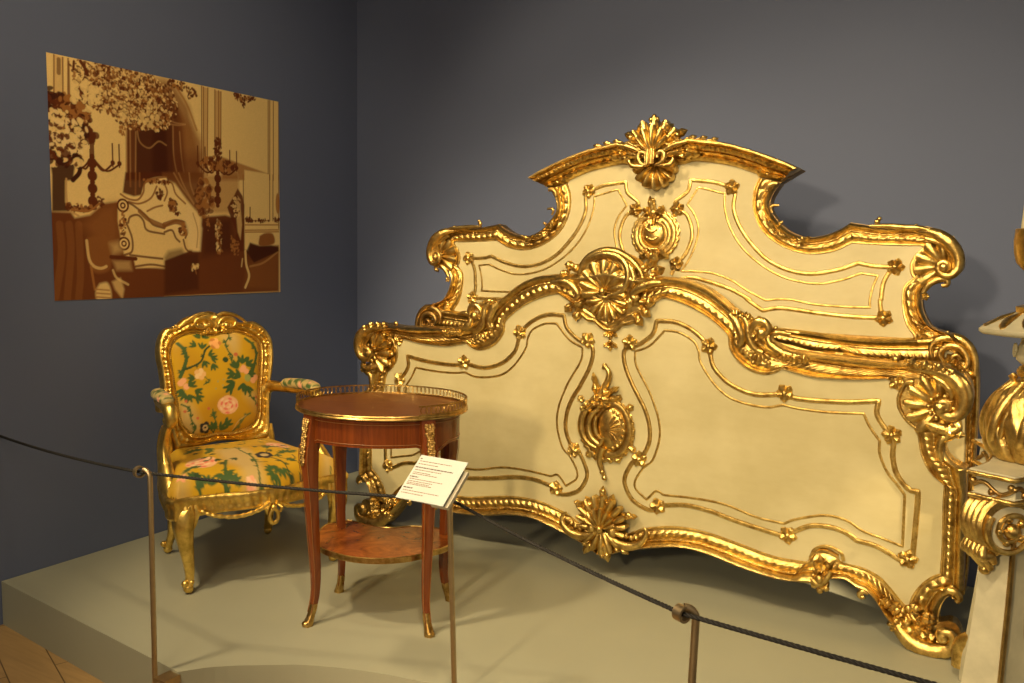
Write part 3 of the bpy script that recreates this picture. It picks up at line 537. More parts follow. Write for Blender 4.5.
# centre cartouche
mb = MB(); c = [(0.0014,0.5775)][0]
disc(mb, c, .110, .120, .016, .002, .06, 30); ring(mb, c, .106, .117, .009, .012, frill=.045, nf=30)
c2 = [(0.0246,0.5817)][0]; disc(mb, c2, .062, .085, .028, .012); ring(mb, c2, .074, .098, .013, .018, R(-100), R(100)); 
for k in range(9): a = R(-75+k*19); bball(mb, (c2[0]+.056*cos(a), c2[1]+.072*sin(a)), .009, .030)
btube(mb, spl([(-0.0289,0.6768),(-0.0729,0.6519),(-0.0945,0.6085),(-0.0935,0.5606),(-0.0701,0.5223),(-0.0323,0.5033)]), [.008,.013,.016,.016,.013,.008], .026)
btube(mb, spl([(-0.0211,0.6574),(-0.0537,0.6268),(-0.0640,0.5847),(-0.0519,0.5452),(-0.0179,0.5222),(-0.0024,0.5513)]), [.006,.011,.013,.013,.011,.007], .032)
btube(mb, spl([(-0.0315,0.6292),(-0.0381,0.5945),(-0.0299,0.5615),(-0.0110,0.5435)]), [.005,.009,.009,.005], .034)
for k in range(7): a = R(-60+k*20); btube(mb, [(c2[0]+.012*cos(a)-.008, c2[1]+.016*sin(a)), (c2[0]+.046*cos(a), c2[1]+.062*sin(a))], .005, .040, .8, 6)
btube(mb, spl([(-0.0547,0.6742),(-0.0223,0.7112),(0.0023,0.7538),(0.0123,0.7914),(-0.0013,0.8135),(-0.0136,0.8092)]), [.018,.017,.014,.012,.010,.007], .022)
for q, a, L, W in zip([(-0.0402,0.6858),(-0.0330,0.6933),(-0.0511,0.6779),(-0.0295,0.7038),(-0.0436,0.6719)], (R(5), R(95), R(-10), R(20), R(200)), (.10,.10,.075,.095,.07), (.034,.026,.036,.03,.04)):
    leaf(mb, q[:2], a, L, W, .25, .03, 2.5, w0=.020)
btube(mb, spl([(-0.0066,0.5101),(-0.0185,0.4812),(-0.0199,0.4468),(-0.0080,0.4143),(0.0014,0.3917)]), [.016,.014,.011,.009,.006], .018)
for q in [(0.0014,0.3917),(-0.0080,0.4129),(-0.0066,0.8198)]: bball(mb, q[:2], .011, .02)
for q, a in zip([(-0.0617,0.4822),(-0.0355,0.4789),(0.0162,0.4791),(0.0417,0.4792),(-0.0996,0.6729),(0.0437,0.6877),(0.0838,0.6620),(0.0981,0.5238)], (4,4.4,5,5.3,2.4,1.2,.6,-.7)): leaf(mb, q[:2], a, .03, .03, 0, .014, 1.5, 8, 5, .006)
mb.build('cartouche', GOLD, FB, xf=XB)
# lower palmette
mb = MB(); pv = [(0.0011,0.2034)][0][:2]
shell(mb, pv, R(88), R(215), .125, 11, .040, .018, .22, r0=.06, scal=.28)
shell(mb, (pv[0], pv[1]-.005), R(88), R(150), .085, 7, .036, .040, .22, r0=.06, scal=.22)
shell(mb, pv, R(-88), R(120), .108, 5, .036, .022, .15, r0=.06, scal=.28)
for q, a, L, W in zip([(-0.0054,0.2739),(0.0251,0.2819),(-0.0361,0.2629),(-0.0675,0.2663),(0.0859,0.2668),(0.0124,0.1681),(-0.0276,0.1606),(0.0460,0.1744)], (R(80),R(65),R(120),R(155),R(-5),R(-85),R(-125),R(-45)), (.09,.06,.06,.055,.06,.10,.09,.09), (.035,.03,.03,.026,.026,.045,.04,.04)): leaf(mb, q[:2], a, L, W, .2, .026, 2.5, w0=.03)
for q in [(0.0083,0.3446),(0.0054,0.3356),(-0.0960,0.2713),(-0.0897,0.2712),(0.1186,0.2697),(0.1126,0.2715),(-0.0072,0.2163),(0.0173,0.2206),(-0.0034,0.1882),(-0.0677,0.1269),(0.0294,0.0995),(0.0081,0.0923),(0.0684,0.1273)]: bball(mb, q[:2], .010, .045)
bball(mb, [(0.0515,0.1971)][0][:2], .020, .055); bball(mb, [(-0.0347,0.1969)][0][:2], .020, .055); bball(mb, [(0.0013,0.1977)][0][:2], .016, .065)
mb.build('palmette', GOLD, FB, xf=XB)
mb = MB()
btube(mb, spl([(-0.1465,0.2353),(-0.1624,0.2238),(-0.1652,0.1997),(-0.1485,0.1733),(-0.1160,0.1558),(-0.0777,0.1541),(-0.0434,0.1692),(-0.0503,0.1941),(-0.0659,0.1912)]), [.006,.009,.012,.015,.017,.017,.015,.011,.008], .045)
btube(mb, spl([(0.1727,0.2289),(0.1843,0.2283),(0.1850,0.2061),(0.1654,0.1744),(0.1306,0.1536),(0.0889,0.1512),(0.0523,0.1642),(0.0458,0.1801)]), [.006,.009,.012,.015,.017,.017,.015,.011], .045)
for q in [(-0.1296,0.1943),(-0.1133,0.1826),(-0.0941,0.1774),(0.0820,0.1868),(0.1000,0.1845),(0.1210,0.1800),(0.1416,0.1839),(0.1589,0.1984)]: bball(mb, q[:2], .012, .03)
mb.build('lower_scroll', GOLD, FB, xf=XB)
# panel mouldings
fo = [[(0.0934,0.9008),(0.1247,0.9084),(0.1753,0.9494),(0.1909,0.9983,1),(0.2636,0.9969),(0.3301,0.9694),(0.3831,0.9250)], [(0.3877,0.9160),(0.3952,0.8855),(0.4093,0.8451),(0.4530,0.8023),(0.5058,0.7764),(0.5672,0.7650),(0.6540,0.7756)], [(0.6659,0.7698),(0.7048,0.7648),(0.7711,0.7647),(0.8629,0.7702),(0.9530,0.7834,1),(0.9490,0.7431),(0.9684,0.7072),(0.9961,0.6773)],
      [(0.9972,0.6775),(1.0036,0.6546),(1.0036,0.6071),(1.0195,0.5522),(1.0561,0.5102),(1.0824,0.5078,1),(1.0835,0.4555),(1.0790,0.2917)], [(1.0616,0.2758),(1.0431,0.2762),(1.0001,0.2966),(0.9616,0.3100),(0.9086,0.3155,1),(0.8735,0.3354),(0.8235,0.3454),(0.7633,0.3388),(0.7131,0.3111),(0.6888,0.2924)], [(0.6856,0.2897),(0.6646,0.2880),(0.6001,0.2960),(0.5006,0.3117),(0.4092,0.3299),(0.3155,0.3348),(0.2196,0.3163)],
      [(0.2135,0.3129),(0.1832,0.2935),(0.1199,0.3163),(0.0870,0.3590),(0.0794,0.4010),(0.1076,0.4613),(0.1343,0.4784)], [(0.1367,0.4787),(0.1536,0.5010),(0.1732,0.5478),(0.1739,0.6028),(0.1547,0.6663),(0.1119,0.7386),(0.0746,0.8120),(0.0636,0.8714),(0.0839,0.9056)]]
fi = [[(0.1080,0.8801,1),(0.1651,0.9058),(0.2223,0.9650,1),(0.2758,0.9609),(0.3313,0.9330),(0.3520,0.8979,1),(0.3609,0.8568),(0.4114,0.7882),(0.4655,0.7467),(0.5281,0.7294),(0.5990,0.7247),(0.6527,0.7384,1),(0.7063,0.7312),(0.8007,0.7296),(0.9095,0.7368,1),(0.9293,0.6978),(0.9624,0.6540,1),(0.9647,0.6113),(0.9894,0.5572),(1.0218,0.5191),(1.0453,0.4897,1),(1.0480,0.3215,1),(0.9887,0.3360),(0.9261,0.3504),(0.8714,0.3773),(0.8018,0.3811),(0.7113,0.3511),(0.6734,0.3292,1),(0.5768,0.3363),(0.4650,0.3621),(0.3498,0.3659),(0.2366,0.3591,1),(0.2057,0.3683),(0.1698,0.3305,1),(0.1249,0.3650),(0.1240,0.4007),(0.1550,0.4513),(0.1889,0.4838),(0.2130,0.5638),(0.2073,0.6394),(0.1701,0.7333),(0.1153,0.8263),(0.1080,0.8801)]]
for s in (1, -1):
    mould(FB, 'panel_moulding', fo, .0085, s=s); mould(FB, 'inner_moulding', fi, .0045, .002, s=s)
    rosettes(FB, [(0.0866,0.9103),(0.3876,0.9200),(0.6572,0.7794),(0.9975,0.6776),(1.0659,0.2836),(0.6885,0.2920),(0.2147,0.3138),(0.1364,0.4800)], .029, s)
# ------------------------------------------------------------------ canvas painting for printed / woven surfaces
class Canvas:
    def __init__(s, x0, x1, y0, y1, res, col):
        s.x = np.arange(x0, x1+res*.5, res); s.y = np.arange(y0, y1+res*.5, res); s.X, s.Y = np.meshgrid(s.x, s.y, indexing='ij'); s.res = res
        s.c = np.ones(s.X.shape+(3,))*np.array(col)
        s.ns = [rng.rand(6, 2)*2-1 for _ in range(2)]
    def blend(s, m, col): s.c = s.c*(1-m[..., None])+np.array(col)*m[..., None]
    def _bb(s, P, pad):
        i0, i1 = np.searchsorted(s.x, [P[:,0].min()-pad, P[:,0].max()+pad]); j0, j1 = np.searchsorted(s.y, [P[:,1].min()-pad, P[:,1].max()+pad]); return slice(i0, i1), slice(j0, j1)
    def poly(s, P, col, a=1.0, soft=0, smooth=False):
        P = np.array([p[:2] for p in P], float)
        if smooth: P = spl([tuple(p) for p in P]+[tuple(P[0])], s.res*2)
        bi, bj = s._bb(P, soft*2+s.res*2); X, Y = s.X[bi, bj], s.Y[bi, bj]
        if X.size == 0: return
        ins = np.zeros(X.shape, bool); n = len(P); dm = np.full(X.shape, 9.)
        for k in range(n):
            x1, y1 = P[k]; x2, y2 = P[(k+1) % n]
            c = ((y1 > Y) != (y2 > Y)) & (X < (x2-x1)*(Y-y1)/((y2-y1) if y2 != y1 else 1e-9)+x1); ins ^= c
            if soft: dx, dy = x2-x1, y2-y1; t = np.clip(((X-x1)*dx+(Y-y1)*dy)/(dx*dx+dy*dy+1e-12), 0, 1); dm = np.minimum(dm, np.hypot(X-x1-t*dx, Y-y1-t*dy))
        m = ins*1.0 if not soft else np.clip(.5+np.where(ins, dm, -dm)/soft/2, 0, 1)
        m = m*a; s.c[bi, bj] = s.c[bi, bj]*(1-m[..., None])+np.array(col)*m[..., None]
    def line(s, P, w, col, a=1.0, smooth=True):
        P = spl(P, s.res*3) if smooth and len(P) > 2 else np.array([p[:2] for p in P], float)
        bi, bj = s._bb(P, w); X, Y = s.X[bi, bj], s.Y[bi, bj]
        if X.size == 0: return
        dm = np.full(X.shape, 9.)
        for k in range(len(P)-1):
            x1, y1 = P[k]; dx, dy = P[k+1]-P[k]; t = np.clip(((X-x1)*dx+(Y-y1)*dy)/(dx*dx+dy*dy+1e-12), 0, 1); dm = np.minimum(dm, np.hypot(X-x1-t*dx, Y-y1-t*dy))
        m = np.clip(.5+(w/2-dm)/s.res, 0, 1)*a; s.c[bi, bj] = s.c[bi, bj]*(1-m[..., None])+np.array(col)*m[..., None]
    def blob(s, c, rx, col, a=1.0, ry=None, ang=0):
        ry = ry or rx; P = np.array([c[:2]]); bi, bj = s._bb(P, max(rx, ry)+s.res*2); X, Y = s.X[bi, bj]-c[0], s.Y[bi, bj]-c[1]
        if X.size == 0: return
        u = (X*cos(ang)+Y*sin(ang))/rx; v = (-X*sin(ang)+Y*cos(ang))/ry; d = np.hypot(u, v); m = np.clip((1-d)*min(rx, ry)/s.res+.5, 0, 1)*a
        s.c[bi, bj] = s.c[bi, bj]*(1-m[..., None])+np.array(col)*m[..., None]
    def spray(s, c, rx, ry, n, r, cols, a=.9):
        for _ in range(n):
            t = rng.rand()*2*pi; q = math.sqrt(rng.rand()); s.blob((c[0]+rx*q*cos(t), c[1]+ry*q*sin(t)), r*(.5+rng.rand()), cols[rng.randint(len(cols))], a, ry=r*(.4+rng.rand()), ang=rng.rand()*3)
    def sample(s, x, y):
        i = np.clip(((x-s.x[0])/s.res).round().astype(int), 0, len(s.x)-1); j = np.clip(((y-s.y[0])/s.res).round().astype(int), 0, len(s.y)-1); return s.c[i, j]
def setcol(o, rgb):
    a = o.data.color_attributes.new('Col', 'FLOAT_COLOR', 'POINT'); a.data.foreach_set('color', np.c_[rgb, np.ones(len(rgb))].astype(np.float32).ravel())
# ------------------------------------------------------------------ wall print
L_, M_, D_, K_ = (.92,.68,.28), (.40,.165,.04), (.13,.028,.006), (.055,.010,.003)
cv = Canvas(1.928, 3.098, 1.0235, 1.9437, .0026, L_)
def mx(a, b, t): return tuple(x*(1-t)+y*t for x, y in zip(a, b))
Gd = np.clip((cv.Y-1.02)/.9, 0, 1); cv.c *= (1-.10*np.clip((cv.X-2.5)/.5, 0, 1))[..., None]
# wall panelling lines
for P in ([(1.9584,1.9405),(1.9516,1.7552)], [(1.9928,1.9369),(1.9883,1.7678)], [(2.0142,1.9375),(2.0085,1.7779)], [(2.0169,1.9275),(2.0147,1.7789)], [(2.6387,1.9406),(2.6295,1.5325)], [(2.6480,1.9381),(2.6389,1.5333)], [(2.6720,1.9380),(2.6604,1.5543)], [(2.7111,1.9362),(2.7048,1.6424)], [(2.7325,1.9355),(2.7275,1.6955)], [(2.7454,1.9334),(2.7395,1.6968)], [(3.0306,1.9399),(3.0256,1.5939)], [(3.0405,1.9415),(3.0350,1.5648)], [(3.0638,1.9406),(3.0586,1.5667)], [(3.0987,1.9415),(3.0938,1.5695)], [(3.0354,1.5891),(3.0322,1.3704)], [(3.0565,1.5909),(3.0534,1.3712)], [(3.0942,1.5941),(3.0908,1.3357)], [(2.8693,1.5751),(2.8677,1.2217)]):
    cv.line(P, .006, mx(D_, M_, .3), .85)
cv.poly([(2.6480,1.9381),(2.6720,1.9380),(2.6599,1.5349),(2.6389,1.5333)], M_, .45); cv.poly([(2.7111,1.9362),(2.7454,1.9334),(2.7384,1.6458),(2.7048,1.6424)], M_, .5); cv.poly([(1.9584,1.9405),(1.9928,1.9369),(1.9867,1.7675),(1.9516,1.7552)], M_, .25)
for P in ([(2.8780,1.3446),(3.0910,1.3524)], [(2.8775,1.3197),(3.0907,1.3283)], [(2.8774,1.3108),(3.0905,1.3190)], [(2.8841,1.3644),(3.0285,1.3702)]): cv.line(P, .006, M_, .9)
cv.spray([(2.9077,1.3698)][0], .03, .012, 20, .006, [D_], .9); cv.spray([(2.9673,1.3677)][0], .06, .008, 24, .005, [D_], .9); cv.spray([(3.0786,1.3769)][0], .02, .014, 14, .006, [D_]); cv.line([(2.9087,1.4277),(2.9076,1.3653)], .006, D_)
cv.spray([(2.8709,1.9238)][0], .045, .018, 44, .006, [D_, M_]); cv.spray([(2.8761,1.8944)][0], .012, .012, 12, .005, [D_]); cv.spray([(2.9289,1.9329)][0], .022, .012, 20, .005, [D_]); cv.spray([(2.8371,1.9356)][0], .02, .012, 20, .005, [D_])
# canopy above the bed
cv.poly([(2.3887,1.9294),(2.4450,1.9393),(2.5019,1.9176),(2.5692,1.8401),(2.5967,1.7217),(2.6256,1.6343),(2.6337,1.5328),(2.3771,1.5124)], mx(M_, D_, .4), .8, .02)
cv.poly([(2.2574,1.7296),(2.3017,1.7393),(2.4439,1.9000),(2.4529,1.5185),(2.2505,1.5024)], D_, .97, .006)
cv.poly([(2.3876,1.8906),(2.4435,1.8842),(2.5003,1.8537),(2.5377,1.7791),(2.5447,1.6586),(2.5515,1.5263),(2.3771,1.5124)], D_, .9, .012)
cv.poly([(2.5187,1.8086),(2.5875,1.7614),(2.6375,1.7019),(2.6337,1.5328),(2.5415,1.5255)], mx(M_, D_, .3), .7, .02)
cv.poly([(2.3017,1.7393),(2.4412,1.7975),(2.4529,1.5185),(2.2948,1.5059)], K_, .6, .01); cv.poly([(2.3848,1.7894),(2.4782,1.7471),(2.4820,1.5208),(2.3771,1.5124)], K_, .55, .01)
for P in ([(2.2574,1.7296),(2.2522,1.5025)], [(2.3057,1.7246),(2.3174,1.6646),(2.3622,1.6426),(2.4096,1.6753),(2.4472,1.6638)], [(2.4036,1.7999),(2.4409,1.7856),(2.4883,1.7644),(2.5473,1.7642)], [(2.4123,1.7738),(2.4592,1.7565),(2.5076,1.7550),(2.5473,1.7626)], [(2.4830,1.7478),(2.4846,1.6200),(2.5066,1.5227)], [(2.2746,1.7205),(2.2699,1.5039)], [(2.5167,1.7281),(2.5240,1.6240),(2.5415,1.5255)], [(2.3006,1.7010),(2.2930,1.5057)]): cv.line(P, .007, mx(M_, L_, .25), .55)
cv.line([(2.5019,1.9176),(2.5593,1.8467),(2.6076,1.7477)], .01, M_, .7); cv.spray([(2.5118,1.9232)][0], .05, .02, 40, .006, [D_, M_]); cv.spray([(2.5806,1.8985)][0], .03, .025, 24, .006, [D_, M_])
cv.poly([(2.4748,1.6190),(2.6311,1.6515),(2.6284,1.5324),(2.4918,1.5216)], D_, .5, .03)
cv.poly([(2.2470,1.5332),(2.4538,1.5512),(2.4532,1.5303),(2.3540,1.5143),(2.3303,1.4828),(2.3183,1.4469),(2.2839,1.4392),(2.2505,1.4463),(2.2332,1.4513)], mx(D_, K_, .3), .95, .004)
cv.poly([(2.4231,1.5485),(2.6397,1.5673),(2.6414,1.5057),(2.6423,1.3579),(2.5892,1.4023),(2.5474,1.4413),(2.5144,1.4768),(2.4876,1.5073),(2.4530,1.5223),(2.4226,1.5278)], mx(D_, M_, .25), .93, .006)
for P in ([(2.5074,1.5526),(2.5358,1.4979),(2.5798,1.4350),(2.6250,1.3790)], [(2.4828,1.5505),(2.5208,1.4968),(2.5697,1.4427),(2.6297,1.3582)], [(2.5624,1.5573),(2.5711,1.5005),(2.6053,1.4282),(2.6353,1.3753)]): cv.line(P, .008, mx(M_, L_, .25), .5)
for P in ([(2.2690,1.5320),(2.2691,1.4783)], [(2.2957,1.5343),(2.2914,1.4490)], [(2.3137,1.5359),(2.3121,1.4815)]): cv.line(P, .008, M_, .5)
# shadow on the panelled wall
cv.poly([(2.7428,1.6463),(3.0256,1.5939),(2.8766,1.5987),(2.8758,1.5521),(2.8413,1.5494),(2.8363,1.5864),(2.7421,1.6122)], M_, .85, .004); cv.poly([(2.6446,1.5561),(2.8417,1.5727),(2.8404,1.5029),(2.8044,1.3960),(2.6409,1.3882)], mx(M_, L_, .35), .9, .01); cv.poly([(2.7423,1.6207),(2.8420,1.5869),(2.8413,1.5494),(2.7406,1.5414)], mx(M_, D_, .2), .8, .01)
# headboard of the bed in the print
cv.poly([(2.2485,1.4385),(2.3107,1.4347),(2.3492,1.5077),(2.4341,1.5303),(2.4527,1.5118),(2.5008,1.4872),(2.5491,1.4250),(2.5888,1.3857),(2.6292,1.3372),(2.6161,1.2189),(2.4253,1.2006),(2.3089,1.3723),(2.2562,1.4006)], mx(L_, (1,.8,.5), .1), 1, .004, True)
for P in ([(2.2226,1.4444),(2.2570,1.4275),(2.3015,1.4264),(2.3296,1.4593),(2.3398,1.4991),(2.4053,1.5161)], [(2.2566,1.4160),(2.3100,1.4113),(2.3657,1.4382),(2.3951,1.4876)], [(2.4336,1.5143),(2.4719,1.5053),(2.4903,1.4622),(2.5390,1.4244)], [(2.4333,1.5024),(2.4468,1.4673),(2.4314,1.4303)], [(2.3457,1.3819),(2.3833,1.3996),(2.4213,1.4097)], [(2.3494,1.5116),(2.4055,1.5240),(2.4437,1.5311)]): cv.line(P, .008, mx(M_, D_, .3), .9)
cv.spray([(2.4084,1.4568)][0], .016, .022, 24, .006, [D_]); cv.spray([(2.3956,1.5074)][0], .07, .01, 50, .005, [D_, M_]); cv.spray([(2.4744,1.4126)][0], .022, .03, 40, .007, [D_, M_]); cv.spray([(2.5029,1.3775)][0], .02, .006, 10, .005, [D_])
# left dark mass, drapes
cv.poly([(1.9222,1.3608),(2.0062,1.3614),(2.0211,1.3403),(2.0855,1.3542),(2.1447,1.4019),(2.2043,1.4129),(2.2296,1.3914),(2.2325,1.1992),(2.2763,1.1838),(2.2844,1.1525),(2.4238,1.1439),(2.4246,1.1763),(2.4454,1.2332),(2.6057,1.2188),(2.6182,1.3116),(2.6300,1.3709),(2.7595,1.3852),(2.7928,1.3781),(2.8726,1.3728),(2.8701,1.2306),(2.8934,1.2220),(2.9058,1.2580),(2.9655,1.2500),(3.0897,1.2521),(3.0867,1.0277),(2.4205,1.0218),(2.4204,1.0177),(1.9170,1.0185)], mx(D_, M_, .12), 1, .006)
cv.poly([(2.1361,1.3939),(2.2042,1.4091),(2.2178,1.2914),(2.1981,1.2143),(2.0907,1.2653),(2.0520,1.3159)], M_, .45, .03)
for P in ([(1.9581,1.3124),(1.9616,1.1972),(1.9329,1.0382)], [(1.9967,1.3139),(2.0009,1.2121),(1.9788,1.0293)], [(2.0360,1.3153),(2.0379,1.1386),(2.0260,1.0276)]): cv.line(P, .03, M_, .28)
# footboard in the print
cv.poly([(2.2084,1.4055),(2.2478,1.4154),(2.2821,1.3787),(2.3269,1.3653),(2.3626,1.3274),(2.4279,1.2976),(2.4862,1.2993),(2.5455,1.2762),(2.5542,1.2182),(2.4246,1.1763),(2.4240,1.1520),(2.2842,1.1446),(2.2766,1.1917),(2.2325,1.1992),(2.2171,1.2683),(2.2063,1.3369)], mx(L_, M_, .08), 1, .004)
for P in ([(2.2173,1.4136),(2.2653,1.4088),(2.3092,1.3840),(2.3450,1.3583),(2.3719,1.3277),(2.4283,1.3137)], [(2.2541,1.3311),(2.2636,1.3546),(2.2996,1.3640),(2.3262,1.3417),(2.3434,1.3030),(2.4276,1.2895)], [(2.2453,1.3307),(2.2700,1.2696),(2.2683,1.2150),(2.2325,1.1992)], [(2.2590,1.1994),(2.3311,1.1920),(2.4153,1.1844)], [(2.2844,1.1525),(2.3579,1.1602),(2.4240,1.1520)], [(2.4285,1.3217),(2.4874,1.3483),(2.5370,1.3420),(2.5513,1.3095),(2.5354,1.2760)], [(2.4278,1.2976),(2.4668,1.3068),(2.4855,1.2748),(2.5049,1.2588)], [(2.5251,1.2675),(2.5392,1.2263),(2.5744,1.2101)]): cv.line(P, .009, D_, .85)
cv.line([(2.4287,1.3282),(2.4873,1.3442),(2.5317,1.3336)], .022, mx(M_, D_, .5), .9); cv.line([(2.3091,1.3801),(2.3539,1.3468),(2.4285,1.3217)], .018, mx(M_, D_, .5), .85)
for q in [(2.2316,1.3992),(2.2321,1.2455)]: cv.blob(q, .028, D_); cv.blob(q, .020, L_); cv.blob(q, .013, D_); cv.blob(q, .006, L_)
cv.spray([(2.2295,1.3301)][0], .015, .05, 34, .006, [D_, M_]); cv.spray([(2.5261,1.3087)][0], .02, .03, 40, .007, [D_, M_])
cv.poly([(2.5491,1.4250),(2.5890,1.3940),(2.6289,1.3204),(2.6161,1.2189),(2.5746,1.2184),(2.5556,1.2764),(2.5370,1.3420)], mx(L_, (1,.8,.5), .2), .9, .006); cv.line([(2.5786,1.3852),(2.6026,1.3111),(2.5957,1.2355)], .006, M_, .6)
# furniture silhouettes
cv.poly([(2.0703,1.2648),(2.1073,1.2731),(2.1571,1.2669),(2.1724,1.2140),(2.1615,1.1377),(2.0864,1.1382)], mx(M_, D_, .45), .9, .006, True); cv.line([(2.0675,1.2536),(2.0757,1.1831),(2.0968,1.1532),(2.1280,1.1455),(2.1492,1.1530)], .012, mx(L_, M_, .3), .9); cv.line([(2.0828,1.1532),(2.0962,1.0629)], .01, M_, .9)
cv.poly([(2.1177,1.0851),(2.1514,1.0882),(2.1673,1.0534),(2.1619,1.0190),(2.1072,1.0210),(2.1001,1.0552)], L_, .85, .006, True)
for P in ([(2.1045,1.0627),(2.1589,1.0574)], [(2.1040,1.0476),(2.1627,1.0420)], [(2.1035,1.0325),(2.1622,1.0266)]): cv.line(P, .006, M_, .8)
cv.poly([(2.1728,1.0916),(2.2121,1.1064),(2.2282,1.0595),(2.2182,1.0208),(2.1847,1.0606)], mx(L_, M_, .25), .75, .006); cv.line([(2.1785,1.1376),(2.1948,1.1066),(2.2464,1.0785)], .01, L_, .6)
cv.poly([(2.1691,1.2444),(2.2080,1.2528),(2.2242,1.2145),(2.1805,1.1988)], mx(L_, M_, .4), .7, .015); cv.poly([(2.1797,1.1758),(2.2583,1.1760),(2.2660,1.1369),(2.1957,1.1374)], mx(L_, M_, .4), .6, .01); cv.line([(2.1717,1.1911),(2.2853,1.1839)], .016, D_)
cv.poly([(2.4450,1.2170),(2.5142,1.2301),(2.5337,1.2097),(2.6055,1.2104),(2.6018,1.0497),(2.4207,1.0300),(2.4250,1.1925)], K_, .65, .01); cv.spray([(2.5832,1.1430)][0], .02, .02, 14, .008, [L_, M_], .7)
# statue, console, right chair
cv.poly([(2.8115,1.4748),(2.8349,1.5112),(2.8629,1.4781),(2.8737,1.4347),(2.8642,1.2216),(2.7898,1.2208),(2.8255,1.3093),(2.7819,1.3949),(2.7713,1.4204)], D_, .95, .003); cv.poly([(2.8342,1.4762),(2.8511,1.4598),(2.8505,1.4246),(2.8583,1.3457),(2.8478,1.2746),(2.8312,1.3095),(2.8216,1.4056),(2.8105,1.4225)], mx(L_, M_, .45), .9, .004)
cv.spray([(2.8219,1.4231)][0], .03, .05, 40, .006, [D_, mx(L_, M_, .3)]); cv.poly([(2.6296,1.3540),(2.7926,1.3694),(2.8011,1.2209),(2.6260,1.1936)], K_, .6, .02)
for q in [(2.7191,1.2890),(2.7200,1.3320),(2.7235,1.2374)]: cv.spray(q, .018, .03, 34, .006, [L_, M_, D_], .7)
for q in [(2.6611,1.3469),(2.7963,1.2647),(2.8127,1.2387),(2.8299,1.2389)]: cv.spray(q, .008, .04, 14, .005, [M_], .8)
cv.poly([(2.9662,1.2954),(3.0030,1.3100),(3.0525,1.3068),(3.0582,1.2608),(2.9655,1.2500)], mx(M_, D_, .4), 1, .004, True); cv.poly([(2.8923,1.1592),(3.0893,1.2241),(3.0867,1.0277),(2.8668,1.0428)], mx(M_, D_, .55), .8, .02); cv.line([(2.9040,1.1502),(2.9886,1.1682),(3.0893,1.2241)], .01, mx(M_, L_, .2), .6)
cv.line([(2.8758,1.2218),(2.8806,1.1592),(2.8973,1.1052),(2.8728,1.0517)], .013, L_, .75); cv.line([(2.8577,1.1860),(2.8513,1.1504)], .008, L_, .6); cv.poly([(2.8817,1.2218),(2.9059,1.2625),(2.9654,1.2455),(3.0392,1.2512),(3.0895,1.2428),(3.0893,1.2241),(2.9281,1.1682)], K_, .9, .004)
cv.blob([(3.0860,1.4556)][0], .014, M_, .9, ry=.05)
# candelabra
def cand(b, t, arms, r):
    cv.line([b, t], r, D_, .95, False); L = np.linalg.norm(np.array(b)-np.array(t))
    for q in np.linspace(0, 1, 9): cv.blob((b[0]+(t[0]-b[0])*q, b[1]+(t[1]-b[1])*q), r*(.7+.6*(int(q*8) % 2)), D_)
    for a in arms:
        cv.line([(t[0], t[1]-L*.02), (t[0]+a*.5, t[1]-.05), (t[0]+a, t[1]-.02)], .008, D_); cv.line([(t[0]+a, t[1]-.03), (t[0]+a, t[1]+.06)], .006, D_); cv.blob((t[0]+a, t[1]-.015), .010, D_)
cand([(2.0987,1.3844)][0][:2], [(2.1012,1.5809)][0][:2], (-.10, -.06, .09, .12), .016); cv.spray([(2.0837,1.6592)][0], .04, .03, 46, .010, [D_, K_]); cv.poly([(2.0923,1.6748),(2.1142,1.6776),(2.1091,1.5228),(2.0911,1.5213)], D_, .9)
cand([(2.7165,1.4260)][0][:2], [(2.7205,1.6186)][0][:2], (-.11, -.07, .07, .11), .015); cv.spray([(2.7203,1.6102)][0], .10, .03, 90, .009, [D_, M_]); cv.spray([(2.7217,1.6779)][0], .02, .05, 40, .007, [D_])
cv.spray([(2.6424,1.4555)][0], .05, .08, 90, .012, [D_, M_], .7)
# bouquet and vase at the left edge
cv.spray([(1.9809,1.7315)][0], .12, .07, 320, .009, [D_, K_, D_, M_]); cv.spray([(1.9447,1.7681)][0], .05, .05, 50, .012, [D_, K_]); cv.spray([(2.0127,1.7644)][0], .05, .03, 30, .010, [M_, D_]); cv.spray([(2.0504,1.7307)][0], .04, .03, 30, .008, [D_, M_])
cv.spray([(1.9781,1.6534)][0], .11, .09, 260, .009, [mx(L_, (1,.8,.5), .3), L_, L_, D_]); cv.spray([(1.9537,1.6082)][0], .08, .05, 120, .009, [mx(L_, (1,.8,.5), .3), D_])
cv.poly([(1.9264,1.5771),(1.9827,1.5688),(2.0214,1.5728),(2.0280,1.5374),(2.0183,1.4839),(1.9871,1.4791),(1.9843,1.3999),(1.9985,1.3646),(1.9297,1.3612),(1.9346,1.4961)], K_, .95, .004); cv.line([(2.0058,1.5712),(2.0445,1.5606),(2.0470,1.5174),(2.0183,1.4839)], .018, K_); cv.line([(1.9912,1.4866),(1.9892,1.4290),(1.9987,1.3719),(2.0372,1.3483)], .008, mx(M_, L_, .4), .9)
cv.spray([(1.9671,1.5601)][0], .09, .03, 60, .012, [K_, D_, L_]); cv.spray([(2.0383,1.3812)][0], .07, .014, 40, .007, [D_, M_]); cv.spray([(2.1283,1.4084)][0], .02, .02, 14, .006, [D_])
cv.line([(2.0142,1.3690),(2.0779,1.3686),(2.1281,1.4009)], .008, M_)
